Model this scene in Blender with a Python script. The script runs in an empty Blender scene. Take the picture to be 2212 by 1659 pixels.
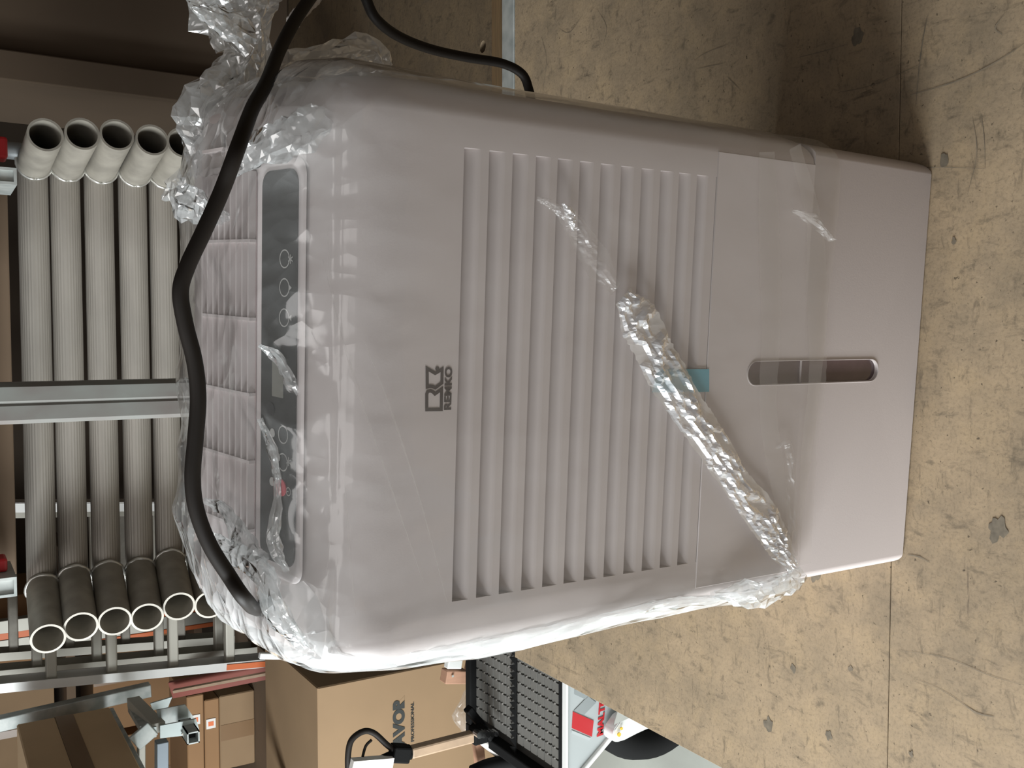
import bpy, bmesh, math, random
from mathutils import Vector, Matrix, noise
from math import sin, cos, pi, radians as R_

random.seed(7)
sc = bpy.context.scene
col = sc.collection

# ------------------------------------------------------------------ camera
F_PX = 2080.0
CAM = Vector((0.0, 0.0, 0.80))
_D = Vector((100.0, 3388.0, F_PX)).normalized()
_yh = -(F_PX * F_PX + 99.5 * 100) / 3388
_Y = Vector((99.5, _yh, F_PX)).normalized()
_Z = -_D
_X = _Y.cross(_Z)
ROT = Matrix((_X, _Y, _Z))            # upright lens frame (right, down, forward) -> world

cam_d = bpy.data.cameras.new('camera')
cam = bpy.data.objects.new('camera', cam_d)
col.objects.link(cam)
cam_d.sensor_width = 36.0
cam_d.lens = 36.0 * F_PX / 2212
cam_d.clip_start = 0.02
right = ROT @ Vector((1, 0, 0)); down = ROT @ Vector((0, 1, 0)); fwd = ROT @ Vector((0, 0, 1))
m = Matrix((down, right, -fwd)).transposed().to_4x4()   # the phone was held on its side
m.translation = CAM
cam.matrix_world = m
sc.camera = cam

# ------------------------------------------------------------------ light
sc.view_settings.view_transform = 'Standard'
sc.view_settings.look = 'None'
sc.view_settings.gamma = 1.0
sc.view_settings.use_curve_mapping = False
sc.view_settings.exposure = 0.0
sc.cycles.transparent_max_bounces = 16

w = bpy.data.worlds.new('world'); sc.world = w
w.use_nodes = True
w.node_tree.nodes['Background'].inputs[0].default_value = (1.0, 0.93, 0.86, 1)
w.node_tree.nodes['Background'].inputs[1].default_value = 0.11

def area(name, loc, target, sx, sy, power, color):
    l = bpy.data.lights.new(name, 'AREA')
    l.shape = 'RECTANGLE'; l.size = sx; l.size_y = sy; l.energy = power; l.color = color
    o = bpy.data.objects.new(name, l); col.objects.link(o)
    o.location = loc
    o.rotation_euler = (Vector(target) - Vector(loc)).to_track_quat('-Z', 'Y').to_euler()
    return o
area('door_daylight', (-2.3, 0.45, 0.75), (0, 0.8, 0.3), 1.5, 1.3, 165, (0.93, 0.98, 1.0))
area('front_fill', (-0.9, -1.9, 1.9), (0, 0.9, 0.2), 1.6, 1.2, 9.5, (1.0, 0.955, 0.93))  # fill added to lift the machine's front; no opening known there
area('overhead_fill', (-0.7, 0.35, 2.3), (0, 0.65, 0.5), 0.9, 0.9, 8.5, (1.0, 0.97, 0.95))  # overhead fill added to brighten the machine's top; no lamp known there

# ------------------------------------------------------------------ helpers
def ray(px, py):
    return ROT @ Vector((1659 - py - 829.5, px - 1106.0, F_PX))
def at(px, py, y=None, z=None, x=None):
    r = ray(px, py)
    if y is not None: t = (y - CAM.y) / r.y
    elif z is not None: t = (z - CAM.z) / r.z
    else: t = (x - CAM.x) / r.x
    return CAM + r * t

def mesh_obj(name, bm, mat, parent=None, smooth=False, auto=None):
    me = bpy.data.meshes.new(name)
    bmesh.ops.recalc_face_normals(bm, faces=bm.faces)
    if auto is not None:
        for f in bm.faces: f.smooth = True
        for e in bm.edges:
            if len(e.link_faces) == 2 and e.calc_face_angle(0) > R_(auto): e.smooth = False
    elif smooth:
        for f in bm.faces: f.smooth = True
    bm.to_mesh(me); bm.free()
    if mat: me.materials.append(mat)
    o = bpy.data.objects.new(name, me); col.objects.link(o)
    if parent: o.parent = parent
    return o
def tag(o, label=None, cat=None, group=None, kind=None):
    if label: o['label'] = label
    if cat: o['category'] = cat
    if group: o['group'] = group
    if kind: o['kind'] = kind
    return o
def thing(name, label, cat, loc=(0, 0, 0), rz=0.0, group=None):
    o = bpy.data.objects.new(name, None); col.objects.link(o)
    o.empty_display_size = 0.05
    o.location = loc; o.rotation_euler = (0, 0, rz)
    return tag(o, label, cat, group)
def copy_tree(o, parent=None):
    c = o.copy(); col.objects.link(c); c.parent = parent
    for ch in [k for k in o.children]:
        copy_tree(ch, c)
    return c

def box(bm, x0, x1, y0, y1, z0, z1, bev=0.0, seg=2, M=None):
    r = bmesh.ops.create_cube(bm, size=1.0)
    vs = r['verts']
    for v in vs:
        v.co = Vector(((x0 + x1) / 2 + v.co.x * (x1 - x0), (y0 + y1) / 2 + v.co.y * (y1 - y0), (z0 + z1) / 2 + v.co.z * (z1 - z0)))
    if bev > 0:
        es = list({e for v in vs for e in v.link_edges})
        rr = bmesh.ops.bevel(bm, geom=es, offset=bev, segments=seg, profile=0.5, affect='EDGES')
        vs = list({v for f in rr['faces'] for v in f.verts} | {v for v in vs if v.is_valid})
    if M is not None:
        for v in vs: v.co = M @ v.co
    return vs
def beam(bm, a, b, wx, wy, up=(0, 0, 1), bev=0.0):
    """square bar from a to b"""
    a = Vector(a); b = Vector(b); d = (b - a); L = d.length; d.normalize()
    u = Vector(up)
    s = d.cross(u)
    if s.length < 1e-4: s = d.cross(Vector((1, 0, 0)))
    s.normalize(); t = s.cross(d)
    M = Matrix((s, d, t)).transposed().to_4x4(); M.translation = a
    return box(bm, -wx / 2, wx / 2, 0, L, -wy / 2, wy / 2, bev, 2, M)
def frames(pts):
    n = len(pts); out = []
    prev = None
    for i, p in enumerate(pts):
        a = pts[max(i - 1, 0)]; b = pts[min(i + 1, n - 1)]
        t = (b - a).normalized()
        if prev is None:
            s = t.cross(Vector((0, 0, 1)))
            if s.length < 0.1: s = t.cross(Vector((1, 0, 0)))
        else:
            s = prev - t * prev.dot(t)
        s.normalize(); prev = s
        out.append((p, s, t.cross(s).normalized()))
    return out
def tube(bm, pts, rad, n=14, caps=True, ribs=0, closed_prof=None):
    pts = [Vector(p) for p in pts]
    rings = []
    for i, (p, s, t) in enumerate(frames(pts)):
        r = rad(i / (len(pts) - 1)) if callable(rad) else rad
        ring = []
        for k in range(n):
            a = 2 * pi * k / n
            rr = r * (1 + (0.018 if (ribs and k % 2) else 0))
            ring.append(bm.verts.new(p + s * cos(a) * rr + t * sin(a) * rr))
        rings.append(ring)
    for i in range(len(rings) - 1):
        for k in range(n):
            bm.faces.new((rings[i][k], rings[i][(k + 1) % n], rings[i + 1][(k + 1) % n], rings[i + 1][k]))
    if caps:
        bm.faces.new(rings[0][::-1]); bm.faces.new(rings[-1])
    return rings
def spline(pts, n):
    pts = [Vector(p) for p in pts]
    P = [pts[0] * 2 - pts[1]] + pts + [pts[-1] * 2 - pts[-2]]
    out = []
    m_ = len(pts) - 1
    for i in range(n + 1):
        t = i / n * m_; k = min(int(t), m_ - 1); u = t - k
        a, b, c, d = P[k], P[k + 1], P[k + 2], P[k + 3]
        out.append(0.5 * ((2 * b) + (c - a) * u + (2 * a - 5 * b + 4 * c - d) * u * u + (3 * b - a - 3 * c + d) * u ** 3))
    return out
def pipe_bm(a, b, ro, ri, n=32, ribs=0):
    """open tube with a wall"""
    bm = bmesh.new(); a = Vector(a); b = Vector(b)
    d = (b - a).normalized(); s = d.cross(Vector((0, 0, 1)))
    if s.length < .1: s = d.cross(Vector((1, 0, 0)))
    s.normalize(); t = d.cross(s)
    def ring(p, r, rb=0): return [bm.verts.new(p + (s * cos(2 * pi * k / n) + t * sin(2 * pi * k / n)) * r * (1 + (0.02 if rb and k % 2 else 0))) for k in range(n)]
    A, B, C_, D_ = ring(a, ro, ribs), ring(b, ro, ribs), ring(b, ri), ring(a, ri)
    for u, v in ((A, B), (B, C_), (C_, D_), (D_, A)):
        for k in range(n): bm.faces.new((u[k], u[(k + 1) % n], v[(k + 1) % n], v[k]))
    return bm
def poly_prism(bm, pts, n, th):
    """closed polygon (list of Vector) extruded by th along n"""
    n = Vector(n)
    A = [bm.verts.new(p) for p in pts]; B = [bm.verts.new(p + n * th) for p in pts]
    bm.faces.new(A); bm.faces.new(B[::-1])
    for i in range(len(pts)):
        bm.faces.new((A[i], B[i], B[(i + 1) % len(pts)], A[(i + 1) % len(pts)]))
def text_obj(name, body, mat, parent, M, size, bold=0.0, sx=1.0, ext=0.0002):
    cu = bpy.data.curves.new('tmp_text', 'FONT'); cu.body = body; cu.size = size; cu.offset = bold; cu.extrude = ext
    to = bpy.data.objects.new('tmp_text', cu); col.objects.link(to)
    dg = bpy.context.evaluated_depsgraph_get(); dg.update()
    me = bpy.data.meshes.new_from_object(to.evaluated_get(dg))
    bpy.data.objects.remove(to); bpy.data.curves.remove(cu)
    me.name = name; me.materials.clear(); me.materials.append(mat)
    S = Matrix.Diagonal((sx, 1, 1, 1))
    me.transform(M @ S)
    o = bpy.data.objects.new(name, me); col.objects.link(o)
    if parent: o.parent = parent
    return o

# ------------------------------------------------------------------ materials
def mat(name, color, rough=0.5, metal=0.0, spec=0.5, noise_amt=0.0, nscale=20, color2=None, bump=0.0, bscale=200, stretch=None, coat=0.0):
    m_ = bpy.data.materials.new(name); m_.use_nodes = True
    nt = m_.node_tree; b = nt.nodes['Principled BSDF']
    b.inputs['Roughness'].default_value = rough; b.inputs['Metallic'].default_value = metal
    b.inputs['Specular IOR Level'].default_value = spec
    b.inputs['Base Color'].default_value = (*color, 1)
    b.inputs['Coat Weight'].default_value = coat
    tc = nt.nodes.new('ShaderNodeTexCoord'); mp = nt.nodes.new('ShaderNodeMapping')
    nt.links.new(tc.outputs['Object'], mp.inputs[0])
    if stretch: mp.inputs['Scale'].default_value = stretch
    if color2 or noise_amt:
        c2 = color2 or tuple(c * (1 - noise_amt) for c in color)
        nz = nt.nodes.new('ShaderNodeTexNoise'); nz.inputs['Scale'].default_value = nscale; nz.inputs['Detail'].default_value = 6
        rp = nt.nodes.new('ShaderNodeValToRGB')
        rp.color_ramp.elements[0].position = 0.35; rp.color_ramp.elements[1].position = 0.65
        rp.color_ramp.elements[0].color = (*c2, 1); rp.color_ramp.elements[1].color = (*color, 1)
        nt.links.new(mp.outputs[0], nz.inputs['Vector']); nt.links.new(nz.outputs['Fac'], rp.inputs[0])
        nt.links.new(rp.outputs[0], b.inputs['Base Color'])
    if bump:
        nb = nt.nodes.new('ShaderNodeTexNoise'); nb.inputs['Scale'].default_value = bscale; nb.inputs['Detail'].default_value = 3
        bp = nt.nodes.new('ShaderNodeBump'); bp.inputs['Strength'].default_value = bump; bp.inputs['Distance'].default_value = 0.001
        nt.links.new(mp.outputs[0], nb.inputs['Vector']); nt.links.new(nb.outputs['Fac'], bp.inputs['Height'])
        nt.links.new(bp.outputs[0], b.inputs['Normal'])
    return m_
M_white = mat('white_plastic', (0.53, 0.475, 0.46), 0.42, noise_amt=0.02, nscale=3, bump=0.05, bscale=900)
M_white2 = mat('vent_plastic', (0.68, 0.62, 0.61), 0.4)
M_black = mat('panel_black', (0.035, 0.038, 0.036), 0.25)
M_ink = mat('logo_ink', (0.035, 0.022, 0.02), 0.6)
M_ring = mat('button_ring', (0.5, 0.5, 0.48), 0.4)
M_lcd = mat('display', (0.24, 0.24, 0.21), 0.25)
M_red = mat('button_red', (0.72, 0.10, 0.13), 0.4)
M_gauge = mat('gauge_window', (0.10, 0.065, 0.07), 0.12, coat=0.5, noise_amt=0.35, nscale=25)
M_dark = mat('shadow_gap', (0.02, 0.02, 0.02), 0.9)
M_cord = mat('black_rubber', (0.012, 0.009, 0.007), 0.6, spec=0.22)
M_tape = mat('pale_tape', (0.55, 0.52, 0.5), 0.7, bump=0.6, bscale=300)
M_alu = mat('aluminium_tube', (0.38, 0.35, 0.31), 0.5, 0.3, noise_amt=0.12, nscale=9, stretch=(1, 4, 4))
M_alu_in = mat('weld_aluminium', (0.62, 0.61, 0.57), 0.3, 0.7)
M_stub = mat('tube_stub', (0.33, 0.305, 0.26), 0.55, 0.15, noise_amt=0.25, nscale=30)
M_galv = mat('galvanised_steel', (0.50, 0.52, 0.50), 0.5, 0.4, color2=(0.33, 0.36, 0.35), nscale=30)
M_bright = mat('bright_aluminium', (0.82, 0.82, 0.8), 0.35, 0.3, noise_amt=0.08, nscale=8)
M_rung = mat('ladder_rung', (0.50, 0.48, 0.42), 0.5, 0.25, noise_amt=0.08, nscale=12)
M_orange = mat('orange_paint', (0.72, 0.17, 0.05), 0.5)
M_redp = mat('red_plastic', (0.42, 0.015, 0.02), 0.45)
M_card = mat('cardboard', (0.27, 0.175, 0.095), 0.8, noise_amt=0.10, nscale=5, stretch=(1, 1, 1))
M_card2 = mat('cardboard_orange', (0.30, 0.165, 0.075), 0.8, noise_amt=0.10, nscale=5)
M_card_d = mat('cardboard_brown', (0.15, 0.10, 0.062), 0.85, noise_amt=0.15, nscale=4)
M_ptape = mat('brown_parcel_tape', (0.22, 0.13, 0.065), 0.3)
M_label = mat('white_label', (0.75, 0.72, 0.68), 0.6)
M_prt = mat('carton_print', (0.025, 0.027, 0.025), 0.7)
M_mesh = mat('black_grate', (0.055, 0.052, 0.048), 0.55, noise_amt=0.2, nscale=60)
M_mesh2 = mat('black_grate_pad', (0.115, 0.11, 0.10), 0.6)
M_stud = mat('grate_stud', (0.45, 0.43, 0.40), 0.3, 0.6)
M_cart = mat('grey_enamel', (0.36, 0.385, 0.385), 0.4)
M_tyre = mat('black_tyre', (0.006, 0.006, 0.006), 0.85, spec=0.15)
M_wood = mat('pale_wood', (0.40, 0.22, 0.14), 0.7, noise_amt=0.1, nscale=20, stretch=(8, 1, 1))
M_kraft = mat('kraft_wrap', (0.40, 0.28, 0.185), 0.6, noise_amt=0.2, nscale=30)
M_chrome = mat('chrome', (0.7, 0.7, 0.7), 0.15, 1.0)
M_grey = mat('print_grey', (0.24, 0.26, 0.26), 0.5)
M_yel = mat('yellow_sticker', (0.72, 0.45, 0.05), 0.5)
M_edge = mat('plywood_edge', (0.12, 0.07, 0.028), 0.8, noise_amt=0.3, nscale=40, stretch=(0.5, 1, 12))
M_scr = mat('scuff_mark', (0.13, 0.105, 0.075), 0.8, color2=(.22, .175, .12), nscale=60)
M_conc = mat('concrete', (0.34, 0.35, 0.31), 0.85, color2=(0.27, 0.275, 0.245), nscale=4, bump=0.2, bscale=60)
M_wall = mat('dark_wall', (0.06, 0.042, 0.028), 0.9, noise_amt=0.2, nscale=2)
M_blue = mat('blue_transit_tape', (0.13, 0.36, 0.44), 0.4)

def board_mat(name, base, dark, k=1.0):
    m_ = bpy.data.materials.new(name); m_.use_nodes = True
    nt = m_.node_tree; N = nt.nodes; L = nt.links; b = N['Principled BSDF']
    b.inputs['Roughness'].default_value = 0.62; b.inputs['Specular IOR Level'].default_value = 0.3
    tc = N.new('ShaderNodeTexCoord')
    def nz(scale, detail, lo, hi, stretch=(1, 1, 1), rot=0.0, dist=0.0, rough=0.6):
        mp = N.new('ShaderNodeMapping'); mp.inputs['Scale'].default_value = stretch; mp.inputs['Rotation'].default_value = (0, 0, rot)
        t = N.new('ShaderNodeTexNoise'); t.inputs['Scale'].default_value = scale; t.inputs['Detail'].default_value = detail
        t.inputs['Roughness'].default_value = rough; t.inputs['Distortion'].default_value = dist
        r = N.new('ShaderNodeMapRange'); r.inputs[1].default_value = lo; r.inputs[2].default_value = hi
        L.new(tc.outputs['Object'], mp.inputs[0]); L.new(mp.outputs[0], t.inputs['Vector']); L.new(t.outputs['Fac'], r.inputs[0])
        return r.outputs[0]
    def mixc(fac, a, bcol, amt=1.0):
        mx = N.new('ShaderNodeMix'); mx.data_type = 'RGBA'
        mu = N.new('ShaderNodeMath'); mu.operation = 'MULTIPLY'; mu.inputs[1].default_value = amt
        L.new(fac, mu.inputs[0]); L.new(mu.outputs[0], mx.inputs[0])
        if isinstance(a, tuple): mx.inputs[6].default_value = (*a, 1)
        else: L.new(a, mx.inputs[6])
        mx.inputs[7].default_value = (*bcol, 1)
        return mx.outputs[2]
    c = mixc(nz(6, 9, .40, .68, rough=.75), base, dark, .5 * k)
    c = mixc(nz(22, 8, .48, .70, (1, 1, 1), .4), c, (base[0] * 1.12, base[1] * 1.1, base[2] * 1.02), .5)
    c = mixc(nz(75, 8, .55, .68, (1, .45, 1), .5, 0.4, .7), c, (dark[0] * .6, dark[1] * .6, dark[2] * .6), .40 * k)
    c = mixc(nz(95, 8, .56, .68, (.4, 1, 1), -.4, 0.5, .7), c, (dark[0] * .5, dark[1] * .5, dark[2] * .5), .35 * k)
    c = mixc(nz(330, 3, .50, .70), c, (dark[0] * .7, dark[1] * .7, dark[2] * .7), .35)
    c = mixc(nz(160, 3, .66, .72), c, (.06, .045, .03), .55 * k)                 # specks
    c = mixc(nz(14, 9, .62, .70, (1, .12, 1), .25, 2.2, .75), c, (.09, .07, .05), .55 * k)   # drag marks
    c = mixc(nz(12, 9, .63, .70, (.14, 1, 1), .1, 2.0, .75), c, (.08, .06, .045), .55 * k)
    L.new(c, b.inputs['Base Color'])
    bp = N.new('ShaderNodeBump'); bp.inputs['Strength'].default_value = .25; bp.inputs['Distance'].default_value = .001
    t = N.new('ShaderNodeTexNoise'); t.inputs['Scale'].default_value = 140; t.inputs['Detail'].default_value = 5
    L.new(tc.outputs['Object'], t.inputs['Vector']); L.new(t.outputs['Fac'], bp.inputs['Height']); L.new(bp.outputs[0], b.inputs['Normal'])
    return m_
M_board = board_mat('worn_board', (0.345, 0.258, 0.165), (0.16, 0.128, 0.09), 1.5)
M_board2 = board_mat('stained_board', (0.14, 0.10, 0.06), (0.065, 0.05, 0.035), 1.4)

def film_mat(name, milk, gloss=1.0, rough=0.14, bscale=60, bstr=0.6, bdist=0.004, tint=(0.93, 0.96, 0.96), attr=False):
    m_ = bpy.data.materials.new(name); m_.use_nodes = True
    nt = m_.node_tree; N = nt.nodes; L = nt.links
    N.remove(N['Principled BSDF']); out = N['Material Output']
    tr = N.new('ShaderNodeBsdfTransparent'); tr.inputs[0].default_value = (0.985, 0.985, 0.985, 1)
    df = N.new('ShaderNodeBsdfDiffuse'); df.inputs[0].default_value = (*tint, 1)
    tl = N.new('ShaderNodeBsdfTranslucent'); tl.inputs[0].default_value = (*tint, 1)
    gl = N.new('ShaderNodeBsdfGlossy'); gl.inputs['Roughness'].default_value = rough; gl.inputs[0].default_value = (1, 1, 1, 1)
    m1 = N.new('ShaderNodeMixShader'); m1.inputs[0].default_value = .4
    L.new(df.outputs[0], m1.inputs[1]); L.new(tl.outputs[0], m1.inputs[2])
    m2 = N.new('ShaderNodeMixShader'); m2.inputs[0].default_value = milk
    L.new(tr.outputs[0], m2.inputs[1]); L.new(m1.outputs[0], m2.inputs[2])
    fr = N.new('ShaderNodeLayerWeight'); fr.inputs[0].default_value = .5
    pw = N.new('ShaderNodeMath'); pw.operation = 'POWER'; pw.inputs[1].default_value = 4.0
    L.new(fr.outputs['Facing'], pw.inputs[0])
    ad = N.new('ShaderNodeMath'); ad.operation = 'MULTIPLY_ADD'; ad.inputs[1].default_value = .8; ad.inputs[2].default_value = .05
    L.new(pw.outputs[0], ad.inputs[0])
    mu = N.new('ShaderNodeMath'); mu.operation = 'MULTIPLY'; mu.inputs[1].default_value = gloss; mu.use_clamp = True
    L.new(ad.outputs[0], mu.inputs[0])
    m3 = N.new('ShaderNodeMixShader'); L.new(mu.outputs[0], m3.inputs[0]); L.new(m2.outputs[0], m3.inputs[1]); L.new(gl.outputs[0], m3.inputs[2])
    tc = N.new('ShaderNodeTexCoord')
    nz = N.new('ShaderNodeTexNoise'); nz.inputs['Scale'].default_value = bscale * .35; nz.inputs['Detail'].default_value = 2
    L.new(tc.outputs['Object'], nz.inputs['Vector'])
    vm = N.new('ShaderNodeVectorMath'); vm.operation = 'MULTIPLY_ADD'; vm.inputs[1].default_value = (.05, .05, .05)
    L.new(nz.outputs['Color'], vm.inputs[0]); L.new(tc.outputs['Object'], vm.inputs[2])
    mp = N.new('ShaderNodeMapping'); mp.inputs['Scale'].default_value = (1, 1, .5); mp.inputs['Rotation'].default_value = (.3, .5, .2)
    L.new(vm.outputs[0], mp.inputs[0])
    v1 = N.new('ShaderNodeTexVoronoi'); v1.inputs['Scale'].default_value = bscale
    v2 = N.new('ShaderNodeTexVoronoi'); v2.inputs['Scale'].default_value = bscale * 2.9
    L.new(mp.outputs[0], v1.inputs['Vector']); L.new(mp.outputs[0], v2.inputs['Vector'])
    s2 = N.new('ShaderNodeMath'); s2.operation = 'MULTIPLY_ADD'; s2.inputs[1].default_value = .33
    L.new(v2.outputs['Distance'], s2.inputs[0]); L.new(v1.outputs['Distance'], s2.inputs[2])
    bp = N.new('ShaderNodeBump'); bp.inputs['Strength'].default_value = bstr; bp.inputs['Distance'].default_value = bdist
    hh = s2.outputs[0]
    if attr:
        at_ = N.new('ShaderNodeAttribute'); at_.attribute_name = 'crumple_glare'
        m5 = N.new('ShaderNodeMath'); m5.operation = 'MULTIPLY'
        L.new(s2.outputs[0], m5.inputs[0]); L.new(at_.outputs['Fac'], m5.inputs[1]); hh = m5.outputs[0]
        ml = N.new('ShaderNodeMath'); ml.operation = 'MULTIPLY_ADD'; ml.inputs[1].default_value = milk * 2.9; ml.inputs[2].default_value = milk * 0.18
        L.new(at_.outputs['Fac'], ml.inputs[0]); L.new(ml.outputs[0], m2.inputs[0])
    L.new(hh, bp.inputs['Height'])
    for nn in (df, gl, fr): L.new(bp.outputs[0], nn.inputs['Normal'])
    L.new(m3.outputs[0], out.inputs['Surface'])
    return m_
M_film = film_mat('clear_film', 0.15, 1.2, 0.15, 24, 1.0, 0.010, attr=True)
M_film_c = film_mat('crumpled_film', 0.30, 3.0, 0.10, 40, 0.8, 0.005)
M_film_b = film_mat('folded_glint_film', 0.50, 4.2, 0.11, 30, 0.8, 0.003, tint=(0.97, 0.98, 1.0))  # extra white and gloss put into the folds for the sun glint
M_film_h = film_mat('hem_film', 0.12, 0.5, 0.25, 14, 0.3, 0.003, tint=(0.86, 0.83, 0.80))

# ------------------------------------------------------------------ the setting
FZ = -0.60
bm = bmesh.new(); box(bm, -5, 4, -3, 6, FZ - .1, FZ)
tag(mesh_obj('floor', bm, M_conc), kind='structure')
bm = bmesh.new(); box(bm, -5, 4, 4.6, 4.7, FZ, 3.2)
tag(mesh_obj('wall_back', bm, M_wall), kind='structure')
bm = bmesh.new(); box(bm, 2.0, 2.1, -3, 4.6, FZ, 3.2)
tag(mesh_obj('wall_right', bm, M_wall), kind='structure')

# raised deck the machine stands on
seam_y = at(1921, 1400, z=0).y
deck = thing('wooden_deck', 'worn tan board deck covered in scuffs, carrying the white dehumidifier', 'platform', (0.4, 0.6, FZ))
def deck_part(name, bm_, mt, **k):
    o = mesh_obj(name, bm_, mt, **k); o.parent = deck
    o.matrix_parent_inverse = Matrix.Translation(-deck.location); return o
bm = bmesh.new(); box(bm, -0.511, 1.9, seam_y + .0004, 1.293, -0.021, 0, 0.0004, 1)
deck_part('board', bm, M_board)
bm = bmesh.new(); box(bm, -0.513, 1.9, -1.2, seam_y - .0004, -0.021, -0.0002, 0.0004, 1)
deck_part('board', bm, M_board)
bm = bmesh.new(); box(bm, -0.48, 1.9, -1.2, 1.28, -0.09, -0.022); deck_part('frame', bm, M_galv)
bm = bmesh.new(); box(bm, -0.46, 1.9, 1.294, 1.329, -0.02, 0.002, 0.001, 1); deck_part('edge_strip', bm, M_galv)['label'] = 'grey galvanised edge strip across the deck'
for lx in (-0.42, 1.8):
    for ly in (-1.1, 0.1, 1.2):
        bm = bmesh.new(); box(bm, lx - .03, lx + .03, ly - .03, ly + .03, FZ, -0.0905); deck_part('support_post', bm, M_galv)

# scuffs and rubs on the deck (marks with shapes of their own)
def mark(pts, wd, z=0.0003, m_=None):
    wd *= .55
    P3 = spline([at(px, py, z=z) for px, py in pts], 14)
    bm = bmesh.new(); L_ = []; 
    for i, (p, s, t) in enumerate(frames(P3)):
        u = i / 14.0; ww = wd * (0.25 + 0.75 * sin(pi * min(1, max(0, u * .96 + .02)))) * (0.7 + .6 * random.random())
        d = (P3[min(i + 1, 14)] - P3[max(i - 1, 0)]).normalized(); n_ = Vector((-d.y, d.x, 0))
        L_.append((bm.verts.new(p + n_ * ww), bm.verts.new(p - n_ * ww)))
    for a, b in zip(L_, L_[1:]): bm.faces.new((a[0], a[1], b[1], b[0]))
    return deck_part('scuff_mark', bm, m_ or M_scr)
mark([(2215, 92), (2150, 135), (2080, 170), (2020, 190), (1965, 205)], .0013)
mark([(2003, 35), (1993, 90), (1985, 150), (1978, 230)], .0012)
mark([(1810, 200), (1880, 185), (1940, 160), (1985, 140)], .0007)
mark([(1720, 125), (1780, 110), (1830, 95)], .0007)
mark([(1860, 380), (1900, 372), (2010, 362), (2128, 364)], .0006)
mark([(2128, 364), (2126, 300), (2120, 250)], .0006)
mark([(1960, 1198), (1985, 1203), (2008, 1215)], .0012)
mark([(2080, 1520), (2110, 1540), (2148, 1549)], .0012)
mark([(1975, 1465), (2050, 1500), (2130, 1560)], .0005)
mark([(1940, 1405), (2040, 1420), (2140, 1460), (2212, 1480)], .0005)
mark([(1500, 130), (1530, 112), (1590, 90)], .0006)
mark([(1500, 150), (1570, 135)], .0005)
mark([(1570, 165), (1600, 195)], .0006)
mark([(2165, 75), (2150, 60), (2170, 30)], .0010)
mark([(1170, 80), (1180, 130), (1172, 200)], .0008)
mark([(1205, 60), (1230, 70), (1260, 30)], .0006)
mark([(1290, 20), (1310, 60), (1300, 110)], .0006)
mark([(2100, 250), (2110, 330), (2090, 420)], .0006)
for cx_, cy_, r_ in ((1760, 1240, .010), (1713, 1444, .006), (1838, 1446, .004), (1790, 1588, .006), (2155, 1140, .014), (2040, 345, .007), (1660, 1565, .009), (2060, 520, .004), (1968, 1660 - 30, .004), (1852, 80, .010)):
    c_ = at(cx_, cy_, z=0.0004); bm = bmesh.new(); vs = []
    for k in range(18):
        a = 2 * pi * k / 18; rr = r_ * (0.7 + .6 * noise.noise(Vector((cos(a) * 1.3 + cx_, sin(a) * 1.3, cy_ * .1))) + .2 * random.random())
        vs.append(bm.verts.new(c_ + Vector((cos(a) * rr, sin(a) * rr * .8, 0))))
    bm.faces.new(vs)
    deck_part('stain', bm, M_scr if r_ < .005 else bpy.data.materials.get('stain') or mat('stain', (.17, .14, .10), .7, noise_amt=.4, nscale=120))

# the raised stained board behind, with a bored hole
back = thing('rear_board', 'dark stained thick board with a bored hole, behind the grey strip', 'board', (0.6, 2.0, 0.0))
hc = at(1043, 101, z=0.020)
bm = bmesh.new()
x0, x1, y0, y1 = -0.46, 1.9, 1.331, 3.4
ring = [(hc.x + .0095 * cos(2 * pi * k / 24), hc.y + .0095 * sin(2 * pi * k / 24)) for k in range(24)]
def border(k):
    a = 2 * pi * k / 24; c_, s_ = cos(a), sin(a)
    t = min((x1 - hc.x) / c_ if c_ > 1e-6 else 1e9, (x0 - hc.x) / c_ if c_ < -1e-6 else 1e9, (y1 - hc.y) / s_ if s_ > 1e-6 else 1e9, (y0 - hc.y) / s_ if s_ < -1e-6 else 1e9)
    return (hc.x + c_ * t, hc.y + s_ * t)
top_i = [bm.verts.new((x, y, .020)) for x, y in ring]; bot_i = [bm.verts.new((x, y, -.02)) for x, y in ring]
outer = [border(k) for k in range(24)]
top_o = [bm.verts.new((x, y, .020)) for x, y in outer]; bot_o = [bm.verts.new((x, y, -.02)) for x, y in outer]
cor = {}
for k in range(24):
    k2 = (k + 1) % 24
    A, B = outer[k], outer[k2]
    c_ = None
    if abs(A[0] - B[0]) > 1e-6 and abs(A[1] - B[1]) > 1e-6:
        onx = lambda p: abs(p[0] - x0) < 1e-6 or abs(p[0] - x1) < 1e-6
        c_ = (A[0], B[1]) if onx(A) else (B[0], A[1])
    if c_:
        ct = bm.verts.new((*c_, .020)); cb = bm.verts.new((*c_, -.02))
        bm.faces.new((top_i[k], top_o[k], ct, top_o[k2], top_i[k2])); bm.faces.new((bot_i[k2], bot_o[k2], cb, bot_o[k], bot_i[k]))
        bm.faces.new((top_o[k], bot_o[k], cb, ct)); bm.faces.new((ct, cb, bot_o[k2], top_o[k2]))
    else:
        bm.faces.new((top_i[k], top_o[k], top_o[k2], top_i[k2])); bm.faces.new((bot_i[k2], bot_o[k2], bot_o[k], bot_i[k]))
        bm.faces.new((top_o[k], bot_o[k], bot_o[k2], top_o[k2]))
    bm.faces.new((top_i[k], top_i[k2], bot_i[k2], bot_i[k]))
def child(o, par):
    o.parent = par; o.matrix_parent_inverse = Matrix.Translation(-Vector(par.location)); return o
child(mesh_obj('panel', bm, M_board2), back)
bm = bmesh.new(); box(bm, x0, x1, 1.3295, 1.3308, -.018, .0195); child(mesh_obj('front_edge', bm, M_edge), back)['label'] = 'brown layered front edge'
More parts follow.
